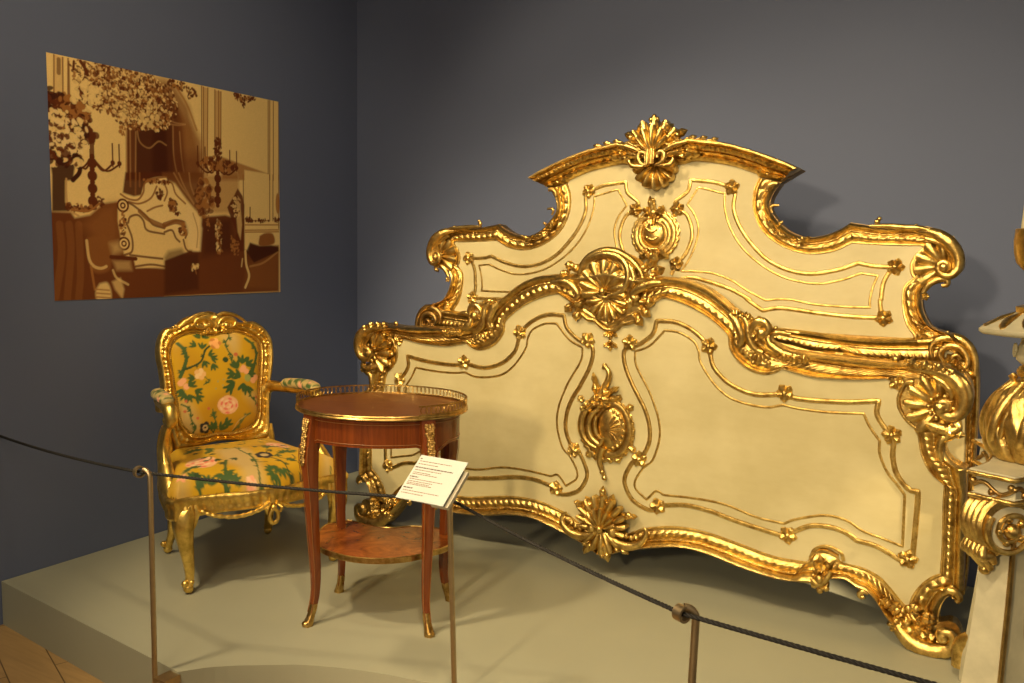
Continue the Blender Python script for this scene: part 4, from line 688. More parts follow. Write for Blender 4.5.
# chandelier
cc = [(2.1840,1.8419)][0]
for P in ([(2.0624,1.8507),(2.0649,1.8082),(2.0998,1.7775),(2.1487,1.7775),(2.1995,1.8000)], [(2.0791,1.8750),(2.0619,1.8363),(2.0806,1.8035),(2.1247,1.7958)], [(2.0726,1.9168),(2.0873,1.8837),(2.1187,1.8603)], [(2.1079,1.7787),(2.1732,1.7664),(2.2330,1.7826),(2.2584,1.7637)], [(2.1527,1.9026),(2.1761,1.8553),(2.1739,1.7887)]): cv.line(P, .010, D_, .95)
for q, rx, ry, n in (([(2.1118,1.8952)][0], .10, .06, 60), ([(2.1761,1.8553)][0], .14, .10, 200), ([(2.2697,1.8484)][0], .17, .11, 330), ([(2.3584,1.8319)][0], .15, .11, 240), ([(2.3024,1.7623)][0], .11, .06, 110), ([(2.4039,1.8077)][0], .08, .09, 110), ([(2.2635,1.9299)][0], .14, .04, 100)):
    cv.spray(q, rx, ry, int(n*2.0), .0060, [D_, M_, mx(M_, D_, .5), D_, mx(L_, M_, .3), L_], .9)
cv.spray([(2.0849,1.8113)][0], .06, .06, 26, .013, [L_], .8); cv.spray([(2.3747,1.7569)][0], .05, .03, 30, .008, [L_, mx(L_, M_, .3)], .8); cv.spray([(2.2857,1.7979)][0], .14, .07, 60, .007, [L_, mx(L_, M_, .3)], .6)
cv.line([(2.0654,1.9368),(2.0843,1.9118),(2.0916,1.8916)], .014, D_); cv.line([(2.0379,1.9315),(2.0345,1.9026)], .01, D_); cv.line([(1.9766,1.9268),(1.9748,1.8777)], .016, D_, .7)
cv.spray([(2.0594,1.7643)][0], .014, .012, 10, .009, [M_]); cv.spray([(2.2391,1.7008)][0], .012, .02, 12, .006, [M_])
g = rng.rand(*cv.X.shape); cv.c *= (1+.10*(g-.5))[..., None]
n, m = cv.X.shape; G = np.stack([wx(cv.X)+.0025, cv.X, cv.Y], -1)
mb = MB(); mb.grid(G, flip=False)
# print has real thickness: skirt back to the wall
pr = mb.build('wall_print', PRINT, flat=True); setcol(pr, cv.c.reshape(-1, 3))
tag(pr, 'large sepia photographic print of an old palace bedroom mounted on the left wall', 'picture')
# ------------------------------------------------------------------ armchair
CH = tag(empty('armchair', (-2.69, 2.336, 0), (0, 0, R(-20))), 'gilded rococo armchair upholstered in yellow floral brocade, standing left of the round table', 'armchair')
LB = lambda s_, v, w=0: None
def XC(V):
    # back-plane coordinates (s, v, w toward the sitter) -> chair space
    k = 1/math.sqrt(1.04); v = V[:, 1]*k; w = V[:, 2]
    return np.stack([-.2-.2*v+w*k, V[:, 0]+.015, .4+v+w*.2*k], 1)
cb_o = [(-0.2001,0.0297),(-0.2072,0.0773),(-0.2152,0.1250),(-0.2260,0.1822),(-0.2312,0.2295),(-0.2302,0.2763),(-0.2332,0.3516),(-0.2395,0.4083),(-0.2349,0.4551),(-0.2219,0.4923),(-0.2016,0.5180),(-0.1830,0.5210),(-0.1595,0.5259),(-0.1373,0.5461),(-0.1096,0.5626),(-0.0613,0.5708),(-0.0215,0.5834),(0.0264,0.5702),(0.0607,0.5642),(0.0845,0.5485),(0.1033,0.5329),(0.1444,0.5345),(0.1752,0.5324),(0.2047,0.5120),(0.2283,0.4826),(0.2429,0.4462),(0.2430,0.3798),(0.2320,0.3195),(0.2199,0.2697),(0.2092,0.1998),(0.2006,0.1201),(0.1907,0.0360)]
cb_i = [(-0.1774,0.0268),(-0.1758,0.1019),(-0.1880,0.1785),(-0.1869,0.2255),(-0.1830,0.2724),(-0.1868,0.3389),(-0.1913,0.3960),(-0.1873,0.4337),(-0.1690,0.4661),(-0.1348,0.4865),(-0.0869,0.4940),(-0.0494,0.4846),(-0.0108,0.4810),(0.0292,0.4891),(0.0795,0.4929),(0.1289,0.4768),(0.1676,0.4498),(0.1830,0.4137),(0.1747,0.3234),(0.1603,0.2242),(0.1557,0.1746),(0.1490,0.1353),(0.1251,0.0980)]
ci_full = [(-0.1913,0.3960),(-0.1873,0.4337),(-0.1690,0.4661),(-0.1348,0.4865),(-0.0869,0.4940),(-0.0494,0.4846),(-0.0108,0.4810),(0.0292,0.4891),(0.0795,0.4929),(0.1289,0.4768),(0.1676,0.4498),(0.1830,0.4137),(0.1747,0.3234),(0.1603,0.2242),(0.1490,0.1353),(0.1196,0.0937),(0.0726,0.0791),(0.0222,0.0720),(-0.0361,0.0767),(-0.0847,0.0697),(-0.1218,0.0788),(-0.1479,0.1035),(-0.1682,0.1387),(-0.1765,0.2057),(-0.1830,0.2724),(-0.1868,0.3389),(-0.1913,0.3960)]
# body of the frame: closed ring between the outer outline and the cushion opening
bot_o = [(0.1907,0.0360),(0.1186,0.0275),(0.0391,0.0389),(-0.0292,0.0440),(-0.0876,0.0366),(-0.1446,0.0303),(-0.2001,0.0297)]
outer = spl(cb_o, .006); outer = np.r_[outer, spl(bot_o, .006)[1:]]; inner = spl(ci_full, .006)
def angsort(P, c, n=420):
    d = P-c; a = np.unwrap(np.arctan2(d[:, 1], d[:, 0])); 
    if a[-1] < a[0]: P = P[::-1]; a = a[::-1]
    t = np.linspace(0, 2*pi, n, endpoint=False); a0 = a[0]; tt = (t-a0) % (2*pi)+a0
    return np.stack([np.interp(tt, a, P[:, 0]), np.interp(tt, a, P[:, 1])], 1)
cc = np.array([0., .28]); Oc = angsort(outer, cc); Ic = angsort(inner, cc)
t = np.array([-.0, 0, .04, .12, .22, .32, .40, .50, .60, .68, .74, .78, .84, .90, .94, .97, 1.0]); h = np.array([-.028, .0, .010, .018, .020, .014, .008, .014, .016, .010, .004, .006, .012, .012, .006, .002, -.01])
nn = len(Oc); ss = np.arange(nn)*plen(Oc)/nn; H = np.ones((nn, 1))*h
H += .005*np.outer(np.sin(2*pi*ss/.028)*np.sin(2*pi*ss/.075), np.exp(-((t-.52)/.12)**2))+.004*np.outer(np.abs(np.sin(pi*ss/.010)), np.exp(-((t-.86)/.05)**2))
H[:, 0] = -.028; G = np.zeros((nn, len(t), 3)); G[:, :, :2] = Oc[:, None]*(1-t)[:, None]+Ic[:, None]*t[:, None]; G[:, :, 2] = H
mb = MB(); mb.grid(G, cu=True); Bk = np.stack([G[:, 0], np.c_[Ic, np.full(nn, -.028)]], 1); mb.grid(Bk, cu=True, flip=True)
mb.build('back_frame', GOLDC, CH, xf=XC, smooth=60)
mb = MB(); beads(mb, np.r_[Ic, Ic[:1]]*np.array([1, 1]), .0042, .0085, .006); mb.build('bead_border', GOLDC, CH, xf=XC)
# crest carving
mb = MB()
for s in (1, -1):
    def q_(P): return [(p[0]*s, p[1]) for p in P]
    ctr = .57
    btube(mb, spl(q_([(.005,.520),(.03,.548),(.065,.553),(.085,.536),(.075,.515),(.050,.512),(.035,.525),(.045,.536)])), [.004,.006,.007,.007,.006,.005,.004,.003], .018)
    btube(mb, spl(q_([(.005,.562),(.04,.572),(.085,.562),(.12,.540),(.135,.525)])), [.005,.008,.008,.007,.004], .014)
    for P in (((.145,.525), (.185,.510)), ((.185,.510), (.215,.475)), ((.215,.465), (.225,.42)), ((.02,.505),(.06,.49))):
        a, b = q_(P); d = np.array(b)-np.array(a); leaf(mb, a, math.atan2(d[1], d[0]), np.linalg.norm(d)*1.1, .024, .2, .012, 3.5, w0=.008)
leaf(mb, (0, .515), pi/2, .060, .040, 0, .016, 1.5, w0=.012); leaf(mb, (0, .52), -pi/2, .036, .03, 0, .012, 1.5, w0=.010)
mb.build('crest_carving', GOLDC, CH, xf=XC)
# cushion of the back with woven flowers
Y1, Y2, CRM = (.60,.36,.012), (.46,.235,.012), (.56,.42,.19)
GR, GR2, PK, RD, NV = (.055,.11,.03), (.03,.065,.025), (.80,.36,.20), (.55,.14,.06), (.02,.02,.03)
def flower(cv, c, r, cols, n=6):
    for k in range(n):
        a = k*2*pi/n; cv.blob((c[0]+r*.55*cos(a), c[1]+r*.55*sin(a)), r*.42, cols[k % len(cols)])
    cv.blob(c, r*.3, cols[-1])
def leafp(cv, c, a, L, col):
    L = L*.88
    for k in (-.6, 0, .6): cv.blob((c[0]+L*.5*cos(a+k), c[1]+L*.5*sin(a+k)), L*.5, col, 1, ry=L*.17, ang=a+k)
def vine(cv, P, w, col, nl=0, L=.015):
    cv.line(P, w, col); Q = resamp(spl(P, .004), nl+2)[1:-1] if nl else []
    for k, q in enumerate(Q): leafp(cv, q, (k % 2)*2.2-.6+k, L, col)
def rose(cv, c, r):
    cv.blob(c, r, (.86,.50,.30), .9, ry=r*.85)
    for k in range(16):
        a = k*2.4; rr = r*(.2+.75*k/16); cv.blob((c[0]+rr*cos(a), c[1]+rr*.8*sin(a)), r*.20, (.78,.17,.13) if k % 2 else (.88,.62,.40), .9, ry=r*.10, ang=a+1.57)
cb = Canvas(-.26, .26, .02, .56, .0018, Y1)
w_ = np.sin(cb.X*21+3*np.sin(cb.Y*13)+.6)*.5+.5; cb.blend(np.clip(w_*1.6-.9, 0, 1)*.5, Y2)
cb.poly([(0.0092,0.4820),(0.0842,0.4849),(0.0850,0.4226),(0.0624,0.3805),(0.0413,0.4250)], CRM, .65, .02, True); cb.poly([(-0.1741,0.2182),(-0.1390,0.2210),(-0.0997,0.1277),(-0.1222,0.0707),(-0.1780,0.1007)], CRM, .7, .02, True); cb.poly([(0.0930,0.2310),(0.1623,0.2188),(0.1549,0.1382),(0.0971,0.2058)], CRM, .7, .02, True)
cb.poly([(-0.1143,0.1650),(-0.0371,0.2299),(0.0732,0.2203),(0.1444,0.1642),(0.1238,0.0793),(-0.0440,0.0797)], Y2, .6, .03, True)
vine(cb, [(-0.1605,0.4537),(-0.1422,0.4288),(-0.1335,0.3924),(-0.1491,0.3456),(-0.1631,0.3169)], .014, GR, 5, .022); vine(cb, [(-0.1491,0.3456),(-0.1221,0.3527),(-0.0853,0.3683),(-0.0687,0.3884),(-0.0571,0.4181),(-0.0376,0.4353)], .008, GR2, 2)
for q, a in zip([(-0.0913,0.4381),(-0.0686,0.4248),(-0.0467,0.3993),(-0.0667,0.3762),(-0.0357,0.3864),(-0.0707,0.4703),(-0.0585,0.4728),(-0.0317,0.3619),(-0.1083,0.3068)], (2.6,1.4,.2,-1.2,-.3,2,.6,-1.3,3)): leafp(cb, q, a, .034, GR)
flower(cb, [(-0.0123,0.4462)][0], .026, [(.55,.22,.05), (.85,.45,.15)], 6); cb.blob([(-0.0123,0.4462)][0], .013, (.85,.42,.15))
flower(cb, [(-0.0861,0.3232)][0], .026, [(.82,.50,.20), (.86,.60,.3)], 5); vine(cb, [(-0.0664,0.3097),(-0.0530,0.2906),(-0.0749,0.2802)], .004, GR, 2, .012)
vine(cb, [(0.0470,0.4896),(0.0519,0.4739),(0.0306,0.4440),(0.0372,0.4128),(0.0538,0.3903),(0.0483,0.3628),(0.0684,0.3430)], .006, GR, 6, .018); cb.blob([(0.0687,0.3950)][0], .008, RD); cb.blob([(0.0227,0.3755)][0], .012, GR2)
for q, a in zip([(0.0710,0.3366),(0.0914,0.3539),(0.1098,0.3464),(0.0396,0.2650),(0.0564,0.3129),(0.0802,0.2988),(0.1020,0.2600),(0.1128,0.3089),(0.0536,0.2823),(0.0905,0.2733)], (2,1.4,.6,-2.4,3,2.6,-1.2,0,-2.6,-1.7)): leafp(cb, q, a, .045, GR if a > 0 else (.045,.10,.03))
for q in [(0.0892,0.3292),(0.1076,0.3217),(0.0964,0.3380),(0.1359,0.2822),(0.1498,0.2937),(-0.1621,0.2930),(-0.1527,0.3012),(-0.1431,0.2767)]: cb.blob(q, .012, (.82,.42,.22))
cb.blob([(0.1114,0.2934)][0], .015, (.35,.38,.10)); vine(cb, [(0.1202,0.4614),(0.1496,0.4317),(0.1622,0.3933),(0.1486,0.3502),(0.1318,0.3075)], .012, GR, 5, .022)
for q, a in zip([(-0.1583,0.2690),(-0.1342,0.2789),(-0.1123,0.2592),(-0.1371,0.2434),(-0.1084,0.2350),(-0.1482,0.2503)], (-2,.5,-.5,-1.2,-.8,-2.2)): leafp(cb, q, a, .038, GR)
for q in [(-0.0169,0.2878),(0.0081,0.2932),(0.0031,0.2710),(-0.0272,0.2594)]: cb.blob(q, .004, (.4,.35,.12))
rose(cb, [(0.0174,0.1885)][0], .044)
vine(cb, [(-0.1662,0.2086),(-0.1361,0.1850),(-0.1338,0.1432),(-0.1188,0.1119),(-0.1266,0.0890)], .006, GR, 5, .016); vine(cb, [(0.1142,0.2540),(0.1203,0.2162),(0.1406,0.1926),(0.1513,0.1698)], .006, GR, 4, .014)
for q in [(-0.1479,0.2188),(-0.1542,0.1779),(-0.1100,0.1467),(0.1455,0.2109),(0.1487,0.1763),(-0.0624,0.1809)]: cb.blob(q, .006, RD)
vine(cb, [(-0.0477,0.1765),(-0.0443,0.1460),(-0.0379,0.1152),(-0.0435,0.0856)], .005, GR, 6, .018)
q = [(-0.0809,0.1048)][0]; flower(cb, q, .026, [NV], 5); cb.blob(q, .012, CRM); cb.blob(q, .005, NV)
cb.line([(-0.0658,0.1061),(-0.0440,0.0797)], .006, GR2)
for q, a in zip([(-0.0189,0.0889),(0.0008,0.1050),(-0.0427,0.0946)], (.9,.7,2)): leafp(cb, q, a, .04, GR)
vine(cb, [(0.0356,0.0798),(0.0628,0.1044),(0.0842,0.1329),(0.1107,0.1457)], .008, (.14,.16,.04), 3, .016); vine(cb, [(0.0328,0.0832),(0.0577,0.1172),(0.0910,0.1384)], .003, CRM)
xs = np.arange(-.25, .2501, .0035); ys = np.arange(.03, .55, .0035); X, Y = np.meshgrid(xs, ys, indexing='ij')
def inpoly(P, X, Y):
    ins = np.zeros(X.shape, bool); n = len(P); dm = np.full(X.shape, 9.)
    for k in range(n):
        x1, y1 = P[k]; x2, y2 = P[(k+1) % n]
        ins ^= ((y1 > Y) != (y2 > Y)) & (X < (x2-x1)*(Y-y1)/((y2-y1) if y2 != y1 else 1e-9)+x1)
        dx, dy = x2-x1, y2-y1; t = np.clip(((X-x1)*dx+(Y-y1)*dy)/(dx*dx+dy*dy+1e-12), 0, 1); dm = np.minimum(dm, np.hypot(X-x1-t*dx, Y-y1-t*dy))
    return ins, dm
def pad(name, P, X, Y, hf, parent, xf, canvas, back):
    ins, dm = inpoly(P, X, Y); keep = ins | (dm < .004); idx = -np.ones(X.shape, int); idx[keep] = np.arange(keep.sum())
    Z = hf(np.where(ins, dm, 0), X, Y); V = np.stack([X[keep], Y[keep], Z[keep]], 1); F = []
    n, m = X.shape
    for i in range(n-1):
        for j in range(m-1):
            q = (idx[i, j], idx[i+1, j], idx[i+1, j+1], idx[i, j+1])
            if min(q) >= 0: F.append(q)
    mb = MB(); mb.add(V, F); 
    # closed underside
    U = resamp(np.r_[P, P[:1]], 61)[:-1]; o = len(mb.v); mb.add([(p[0], p[1], back) for p in U], [tuple(range(60))[::-1]])
    ob = mb.build(name, FABRIC, parent, xf=xf, smooth=80); setcol(ob, np.r_[canvas.sample(X[keep], Y[keep]), np.ones((60, 1))*np.array(Y2)]); return ob
P_in = Ic[::4]
pad('back_cushion', P_in, X, Y, lambda d, x, y: -.004+.030*np.sqrt(1-(1-np.clip(d/.07, 0, 1))**2)+.010*np.clip(d/.2, 0, 1), CH, XC, cb, -.03)
# seat: serpentine outline in plan (f forward, s to the sitter's left)
so = [(.262,-.335),(.255,-.27),(.272,-.18),(.300,-.09),(.312,0),(.300,.09),(.272,.18),(.255,.27),(.258,.325),(.22,.345),(.12,.335),(0,.31),(-.12,.275),(-.21,.245),(-.235,.20),(-.24,0),(-.235,-.20),(-.21,-.245),(-.12,-.275),(0,-.31),(.12,-.335),(.22,-.35),(.262,-.335)]
SO = spl(so, .006)
mb = MB(); sc_ = lambda P, k: np.stack([P[:, 0]*k+.03*(1-k), P[:, 1]*k], 1)
prof = [(.985,.292),(1.0,.298),(1.008,.304),(.998,.310),(1.0,.328),(1.012,.335),(1.016,.348),(1.002,.356),(.975,.358)]
SR = resamp(SO, 420); n = len(SR); ss = np.arange(n)*plen(SO)/n; rows = []
for k, (a, z) in enumerate(prof):
    P = sc_(SR, a); e = .0035*np.sin(2*pi*ss/.030+k*.9)*(1 if 3 <= k <= 5 else 0); d = P/np.linalg.norm(P, axis=1)[:, None]
    dz = -.012*np.abs(SR[:, 1]/.3)**2*(SR[:, 0] > .2)*(k < 3)
    rows.append(np.c_[P+d*e[:, None], np.full(n, z)+dz])
mb.grid(np.array(rows), flip=True); rows2 = np.array([rows[0], np.c_[sc_(SR, .9), np.full(n, .285)], np.c_[sc_(SR, .9), np.full(n, .34)]]); mb.grid(rows2)
mb.build('seat_rail', GOLDC, CH, smooth=60)
cs = Canvas(-.26, .33, -.37, .37, .0022, Y1)
w_ = np.sin(cs.Y*17+3*np.sin(cs.X*11))*.5+.5; cs.blend(np.clip(w_*1.6-.8, 0, 1)*.6, Y2)
cs.poly([(-0.0120,-0.0939),(0.0551,0.0056),(0.2348,-0.0085),(0.4103,-0.0536),(0.5744,-0.1293),(0.5502,-0.1644),(0.2528,-0.0864),(0.1296,-0.1097)], CRM, .8, .02, True); cs.poly([(0.2024,-0.3094),(0.1692,-0.2597),(0.5833,-0.3948),(0.5670,-0.4182)], CRM, .6, .02, True); cs.poly([(0.1575,0.2777),(0.2385,0.2775),(0.5349,0.1282),(0.4665,0.1259)], CRM, .8, .02, True)
rose(cs, [(0.1027,-0.1870)][0], .065); rose(cs, [(0.0016,0.1580)][0], .055)
for q, a in zip([(0.1682,-0.2361),(0.2489,-0.2172),(0.3462,-0.2861),(0.3887,-0.2690),(0.4703,-0.3218),(-0.0552,-0.1581),(-0.0356,-0.1289),(0.1425,0.1351),(0.0519,0.1207),(0.2447,0.0600),(0.3159,0.0580),(0.3317,0.0293),(0.2653,0.0365),(0.0438,0.1087),(0.4260,-0.1474),(0.4243,-0.1269),(0.4837,-0.1310),(0.5122,-0.2193),(0.5566,-0.2175),(0.5605,-0.1493),(0.5839,-0.1780),(0.4703,0.1314),(0.5023,0.1047),(0.2715,-0.1348),(0.2136,-0.1440),(0.4267,-0.3008),(0.2197,-0.2599)], rng.rand(30)*6):
    for _d in (-.9, 0, .9): leafp(cs, (q[0]+.012*cos(a+_d), q[1]+.012*sin(a+_d)), a+_d, .036, GR)
vine(cs, [(0.1335,-0.1040),(0.2449,-0.1487),(0.3850,-0.1842),(0.4414,-0.1924),(0.4786,-0.2256),(0.4130,-0.2775),(0.3427,-0.2912)], .012, GR, 6, .024)
for _k in range(46):
    _c = (-.2+.48*rng.rand(), -.32+.64*rng.rand()); _a = rng.rand()*6.28; leafp(cs, _c, _a, .022+.01*rng.rand(), GR if _k % 3 else GR2)
    if _k % 4 == 0: vine(cs, [_c, (_c[0]+.03*cos(_a), _c[1]+.03*sin(_a)), (_c[0]+.06*cos(_a+.5), _c[1]+.06*sin(_a+.5))], .0045, GR2)
vine(cs, [(0.1632,0.0506),(0.2238,0.0840),(0.3656,0.0791)], .006, GR2, 4, .022)
vine(cs, [(-0.0520,-0.0943),(0.0037,-0.0412),(0.0782,-0.0183),(0.1617,-0.0076),(0.2866,-0.0369),(0.3701,-0.0643),(0.4631,-0.1160)], .006, GR, 8, .020); vine(cs, [(0.2365,0.2745),(0.3492,0.2140),(0.4446,0.1440),(0.5128,0.0960)], .006, GR, 4, .02)
for q in [(0.1385,0.0424),(0.3432,-0.3351)]: flower(cs, q, .036, [NV], 6); cs.blob(q, .016, CRM)
for q in [(0.5051,-0.1656),(0.5467,-0.1694),(0.5478,-0.1889),(0.4615,0.0210),(0.5309,-0.0174),(0.5178,0.0092),(0.5614,-0.3111),(0.5605,-0.2927),(0.5815,-0.2822),(0.2834,-0.0672),(0.1997,-0.2892),(0.3376,0.1969)]: flower(cs, q, .020, [(.84,.40,.24), (.85,.55,.35)], 5)
cs.blob([(0.3272,-0.0382)][0], .014, GR2)
for q in [(0.5048,-0.3927),(0.5126,-0.4010),(0.4986,-0.3820)]: leafp(cs, q, 1, .02, GR2)
xs = np.arange(-.25, .33, .0045); ys = np.arange(-.37, .37, .0045); X, Y = np.meshgrid(xs, ys, indexing='ij')
pad('seat_cushion', sc_(resamp(SO, 120)[:-1], .962), X, Y, lambda d, x, y: .352+.062*np.sqrt(1-(1-np.clip(d/.085, 0, 1))**2)+.050*np.clip(d/.28, 0, 1)**.8+.018*np.clip(-x/.2, 0, 1)*np.clip(d/.05, 0, 1), CH, None, cs, .345)
# legs
def leg(P, rad, s, name='leg', balls=True):
    mb = MB(); Q = spl3([(p[0], p[1]*s, p[2]) for p in P], 10); m = len(Q)
    rr = np.interp(np.linspace(0,1,m), np.linspace(0,1,len(rad)), rad); n = 20; a = np.arange(n)*2*pi/n
    G = np.zeros((m, n, 3)); fl = 1+.07*np.cos(6*a)
    for i in range(m): G[i, :, 0] = Q[i, 0]+rr[i]*fl*np.cos(a); G[i, :, 1] = Q[i, 1]+rr[i]*fl*np.sin(a); G[i, :, 2] = Q[i, 2]
    mb.grid(G, cv=True); o = mb.build(name, GOLDC, CH, smooth=70)
    f = Q[-1]; mb = MB(); d = 1 if P[0][0] > 0 else -1
    ball(mb, (f[0], f[1], .020), .018, 14, 10); ball(mb, (f[0]+d*.006, f[1]+s*.014, .040), .013, 10, 8); ball(mb, (f[0]+.004, f[1]-s*.010, .040), .010, 10, 8)
    tube(mb, [(f[0], f[1], .03), (f[0]+d*.010, f[1]+s*.016, .046)], .010, 8); mb.build('scroll_toe', GOLDC, o)
    if P[0][0] > 0:
        mb = MB(); K = np.array([Q[3][0]+rr[3]*.8, Q[3][1], .285])
        for k, (w, L) in enumerate(((.0, .09), (.35, .07), (-.35, .07))):
            tube(mb, [(K[0]+.004, K[1]+w*.05, .325), (K[0]+.012, K[1]+w*.06, .300), (K[0]+.004, K[1]+w*.04, .325-L), (K[0]-.012, K[1]+w*.02, .29-L)], [.010,.013,.008,.003], 8)
        mb.build('knee_leaf', GOLDC, o)
    return o
for s in (-1, 1):
    leg([(.205,.270,.335),(.228,.292,.305),(.240,.300,.25),(.236,.292,.18),(.226,.280,.11),(.224,.276,.06),(.232,.284,.02)], [.040,.042,.036,.026,.019,.015,.016], s)
    leg([(-.205,.215,.345),(-.210,.216,.30),(-.205,.210,.24),(-.195,.203,.17),(-.205,.203,.10),(-.228,.208,.05),(-.240,.212,.02)], [.028,.030,.027,.022,.018,.015,.015], s)
# festoon below the front rail with a hanging ring
mb = MB()
for s in (-1, 1):
    P = spl3([(.262, s*.245, .304), (.285, s*.20, .284), (.305, s*.13, .274), (.318, s*.06, .286), (.320, s*.012, .308)], 14)
    m = len(P); tube(mb, P, [.006+.003*abs(sin(k*.9)) for k in range(40)], 8)
    tube(mb, [(.318, s*.015, .302), (.330, s*.03, .290), (.325, s*.025, .27)], [.006,.008,.004], 8)
a = np.linspace(0, 2*pi, 25); tube(mb, np.stack([np.full(25, .325), .017*np.cos(a), .258+.026*np.sin(a)], 1), .0075, 8, up=(1,0,0))
ball(mb, (.326, 0, .292), .012); mb.build('festoon', GOLDC, CH)
for s in (-1, 1):
    mb = MB(); tube(mb, spl3([(-.215,.205*s,.33),(-.214,.208*s,.38),(-.216,.212*s,.43),(-.226,.212*s,.49)], 6), [.026,.024,.024,.018], 14); mb.build('back_post', GOLDC, CH)
# arms
for s in (-1, 1):
    mb = MB()
    P = [(-.268, .200*s, .590), (-.258, .212*s, .630), (-.232, .232*s, .650), (-.16, .256*s, .652), (-.07, .280*s, .652), (.03, .292*s, .655), (.085, .292*s, .645), (.100, .291*s, .615), (.085, .291*s, .592), (.062, .291*s, .600)]
    tube(mb, spl3(P, 8), [.036,.030,.024,.019,.018,.020,.024,.022,.018,.010], 14, sq=(1, 1.1)); ball(mb, (.076, .291*s, .606), .022, 12, 8, (1,1.1,1))
    mb.build('arm', GOLDC, CH, smooth=70)
    mb = MB(); P = [(.085, .290*s, .600), (.055, .291*s, .578), (.030, .293*s, .540), (.020, .296*s, .495), (.038, .300*s, .450), (.078, .306*s, .405), (.125, .312*s, .365), (.165, .315*s, .335)]
    tube(mb, spl3(P, 8), [.016,.021,.022,.024,.030,.038,.040,.032], 16, sq=(1, .75)); 
    tube(mb, spl3([(p[0]+.024, p[1]+.006*s, p[2]+.006) for p in P[1:7]], 8), [.006,.009,.010,.010,.011,.008], 8); tube(mb, spl3([(p[0]-.022, p[1]+.010*s, p[2]) for p in P[1:7]], 8), [.005,.008,.009,.010,.011,.006], 8)
    mb.build('arm_support', GOLDC, CH, smooth=70)
    mb = MB(); PP = spl3([(-.165,.255*s,.660),(-.145,.262*s,.671),(-.08,.277*s,.676),(.00,.289*s,.679),(.055,.292*s,.675),(.073,.292*s,.660)], 8)
    tube(mb, PP, [.012,.025,.027,.027,.025,.012], 14, sq=(.85, 1.15)); o = mb.build('arm_pad', FABRIC, CH, smooth=80)
    V = np.array([v.co[:] for v in o.data.vertices]); c_ = np.ones((len(V), 3))*np.array((.46,.36,.14))
    k = np.sin(V[:, 0]*95)*np.sin(V[:, 2]*160+V[:, 0]*50); c_[k > .05] = GR; k = np.sin(V[:, 0]*60+2)*np.sin(V[:, 1]*200); c_[k > .72] = (.75,.36,.22); setcol(o, c_)
# ------------------------------------------------------------------ oval table (local x along its long axis)
TB = tag(empty('oval_table', (-1.89, 2.245, 0), (0, 0, R(23))), 'small oval two-tier wooden table with pierced brass gallery and gilt mounts', 'table')
TA, TBb, TZ = .291, .236, .726
def oval(a, b, n=96): t = np.arange(n)*2*pi/n; return np.stack([a*np.cos(t), b*np.sin(t)], 1)
mb = MB(); prism(mb, oval(TA-.008, TBb-.008).tolist(), TZ-.015, TZ-.003); mb.build('table_top', WOODTOP, TB, smooth=30)
mb = MB(); rows = []
for k, z in ((-.008, -.016), (-.001, -.017), (.002, -.013), (-.001, -.009), (.001, -.005), (-.001, -.002), (-.007, -.0025)):
    rows.append(np.c_[oval(TA+k-.003, TBb+k-.003, 120), np.full(120, TZ+z)])
mb.grid(np.array(rows), cv=True, flip=True); mb.build('brass_rim', BRASS, TB, smooth=50)
# gallery: two rails with interlaced rings, open at the front
def gal(a): return np.array([(TA-.006)*cos(a), (TBb-.006)*sin(a), 0])
aa = np.linspace(R(-52), R(212), 200); mb = MB()
for z, r in ((TZ-.001, .0016), (TZ+.0265, .0020)): tube(mb, np.array([gal(a)+[0,0,z] for a in aa]), r, 6)
mb.build('gallery_rail', BRASS, TB)
L = plen(np.array([gal(a) for a in aa])); nr = int(L/.0165); Q = resamp(np.array([gal(a) for a in aa]), nr+2)
mb = MB(); t = np.linspace(0, 2*pi, 15)
for k in range(1, nr+1):
    d = Q[k+1]-Q[k-1] if k < nr+1 else Q[k]-Q[k-1]; d = d/np.linalg.norm(d); c = Q[k]+np.array([0,0,TZ+.0128])
    tube(mb, np.array([c+d*.0110*cos(q)+np.array([0,0,.0120*sin(q)]) for q in t]), .0014, 5, caps=False)
mb.build('gallery_rings', BRASS, TB)
# apron
APA, APB = .262, .208
def apron_z(t):
    d = min(abs(((math.degrees(t)-q+180) % 360)-180) for q in (36, 144, 216, 324)); return .618-.030*max(0, 1-d/16)**1.2 if d < 16 else .618
n = 180; t = np.arange(n)*2*pi/n; ax = np.stack([APA*np.cos(t), APB*np.sin(t)], 1); zb = np.array([apron_z(q) for q in t])
rows = [np.c_[ax*.93, zb], np.c_[ax, zb], np.c_[ax, np.full(n, TZ-.016)], np.c_[ax*.93, np.full(n, TZ-.016)]]
mb = MB(); mb.grid(np.array(rows), cv=True, flip=True); mb.build('apron', WOODAP, TB, smooth=50)
mb = MB()
tube(mb, np.c_[ax*1.003, zb+.010][list(range(n))+[0]], .0014, 5); tube(mb, np.c_[ax*1.003, np.full(n, TZ-.034)][list(range(n))+[0]], .0014, 5)
mb.build('apron_stringing', WOODLIN, TB)
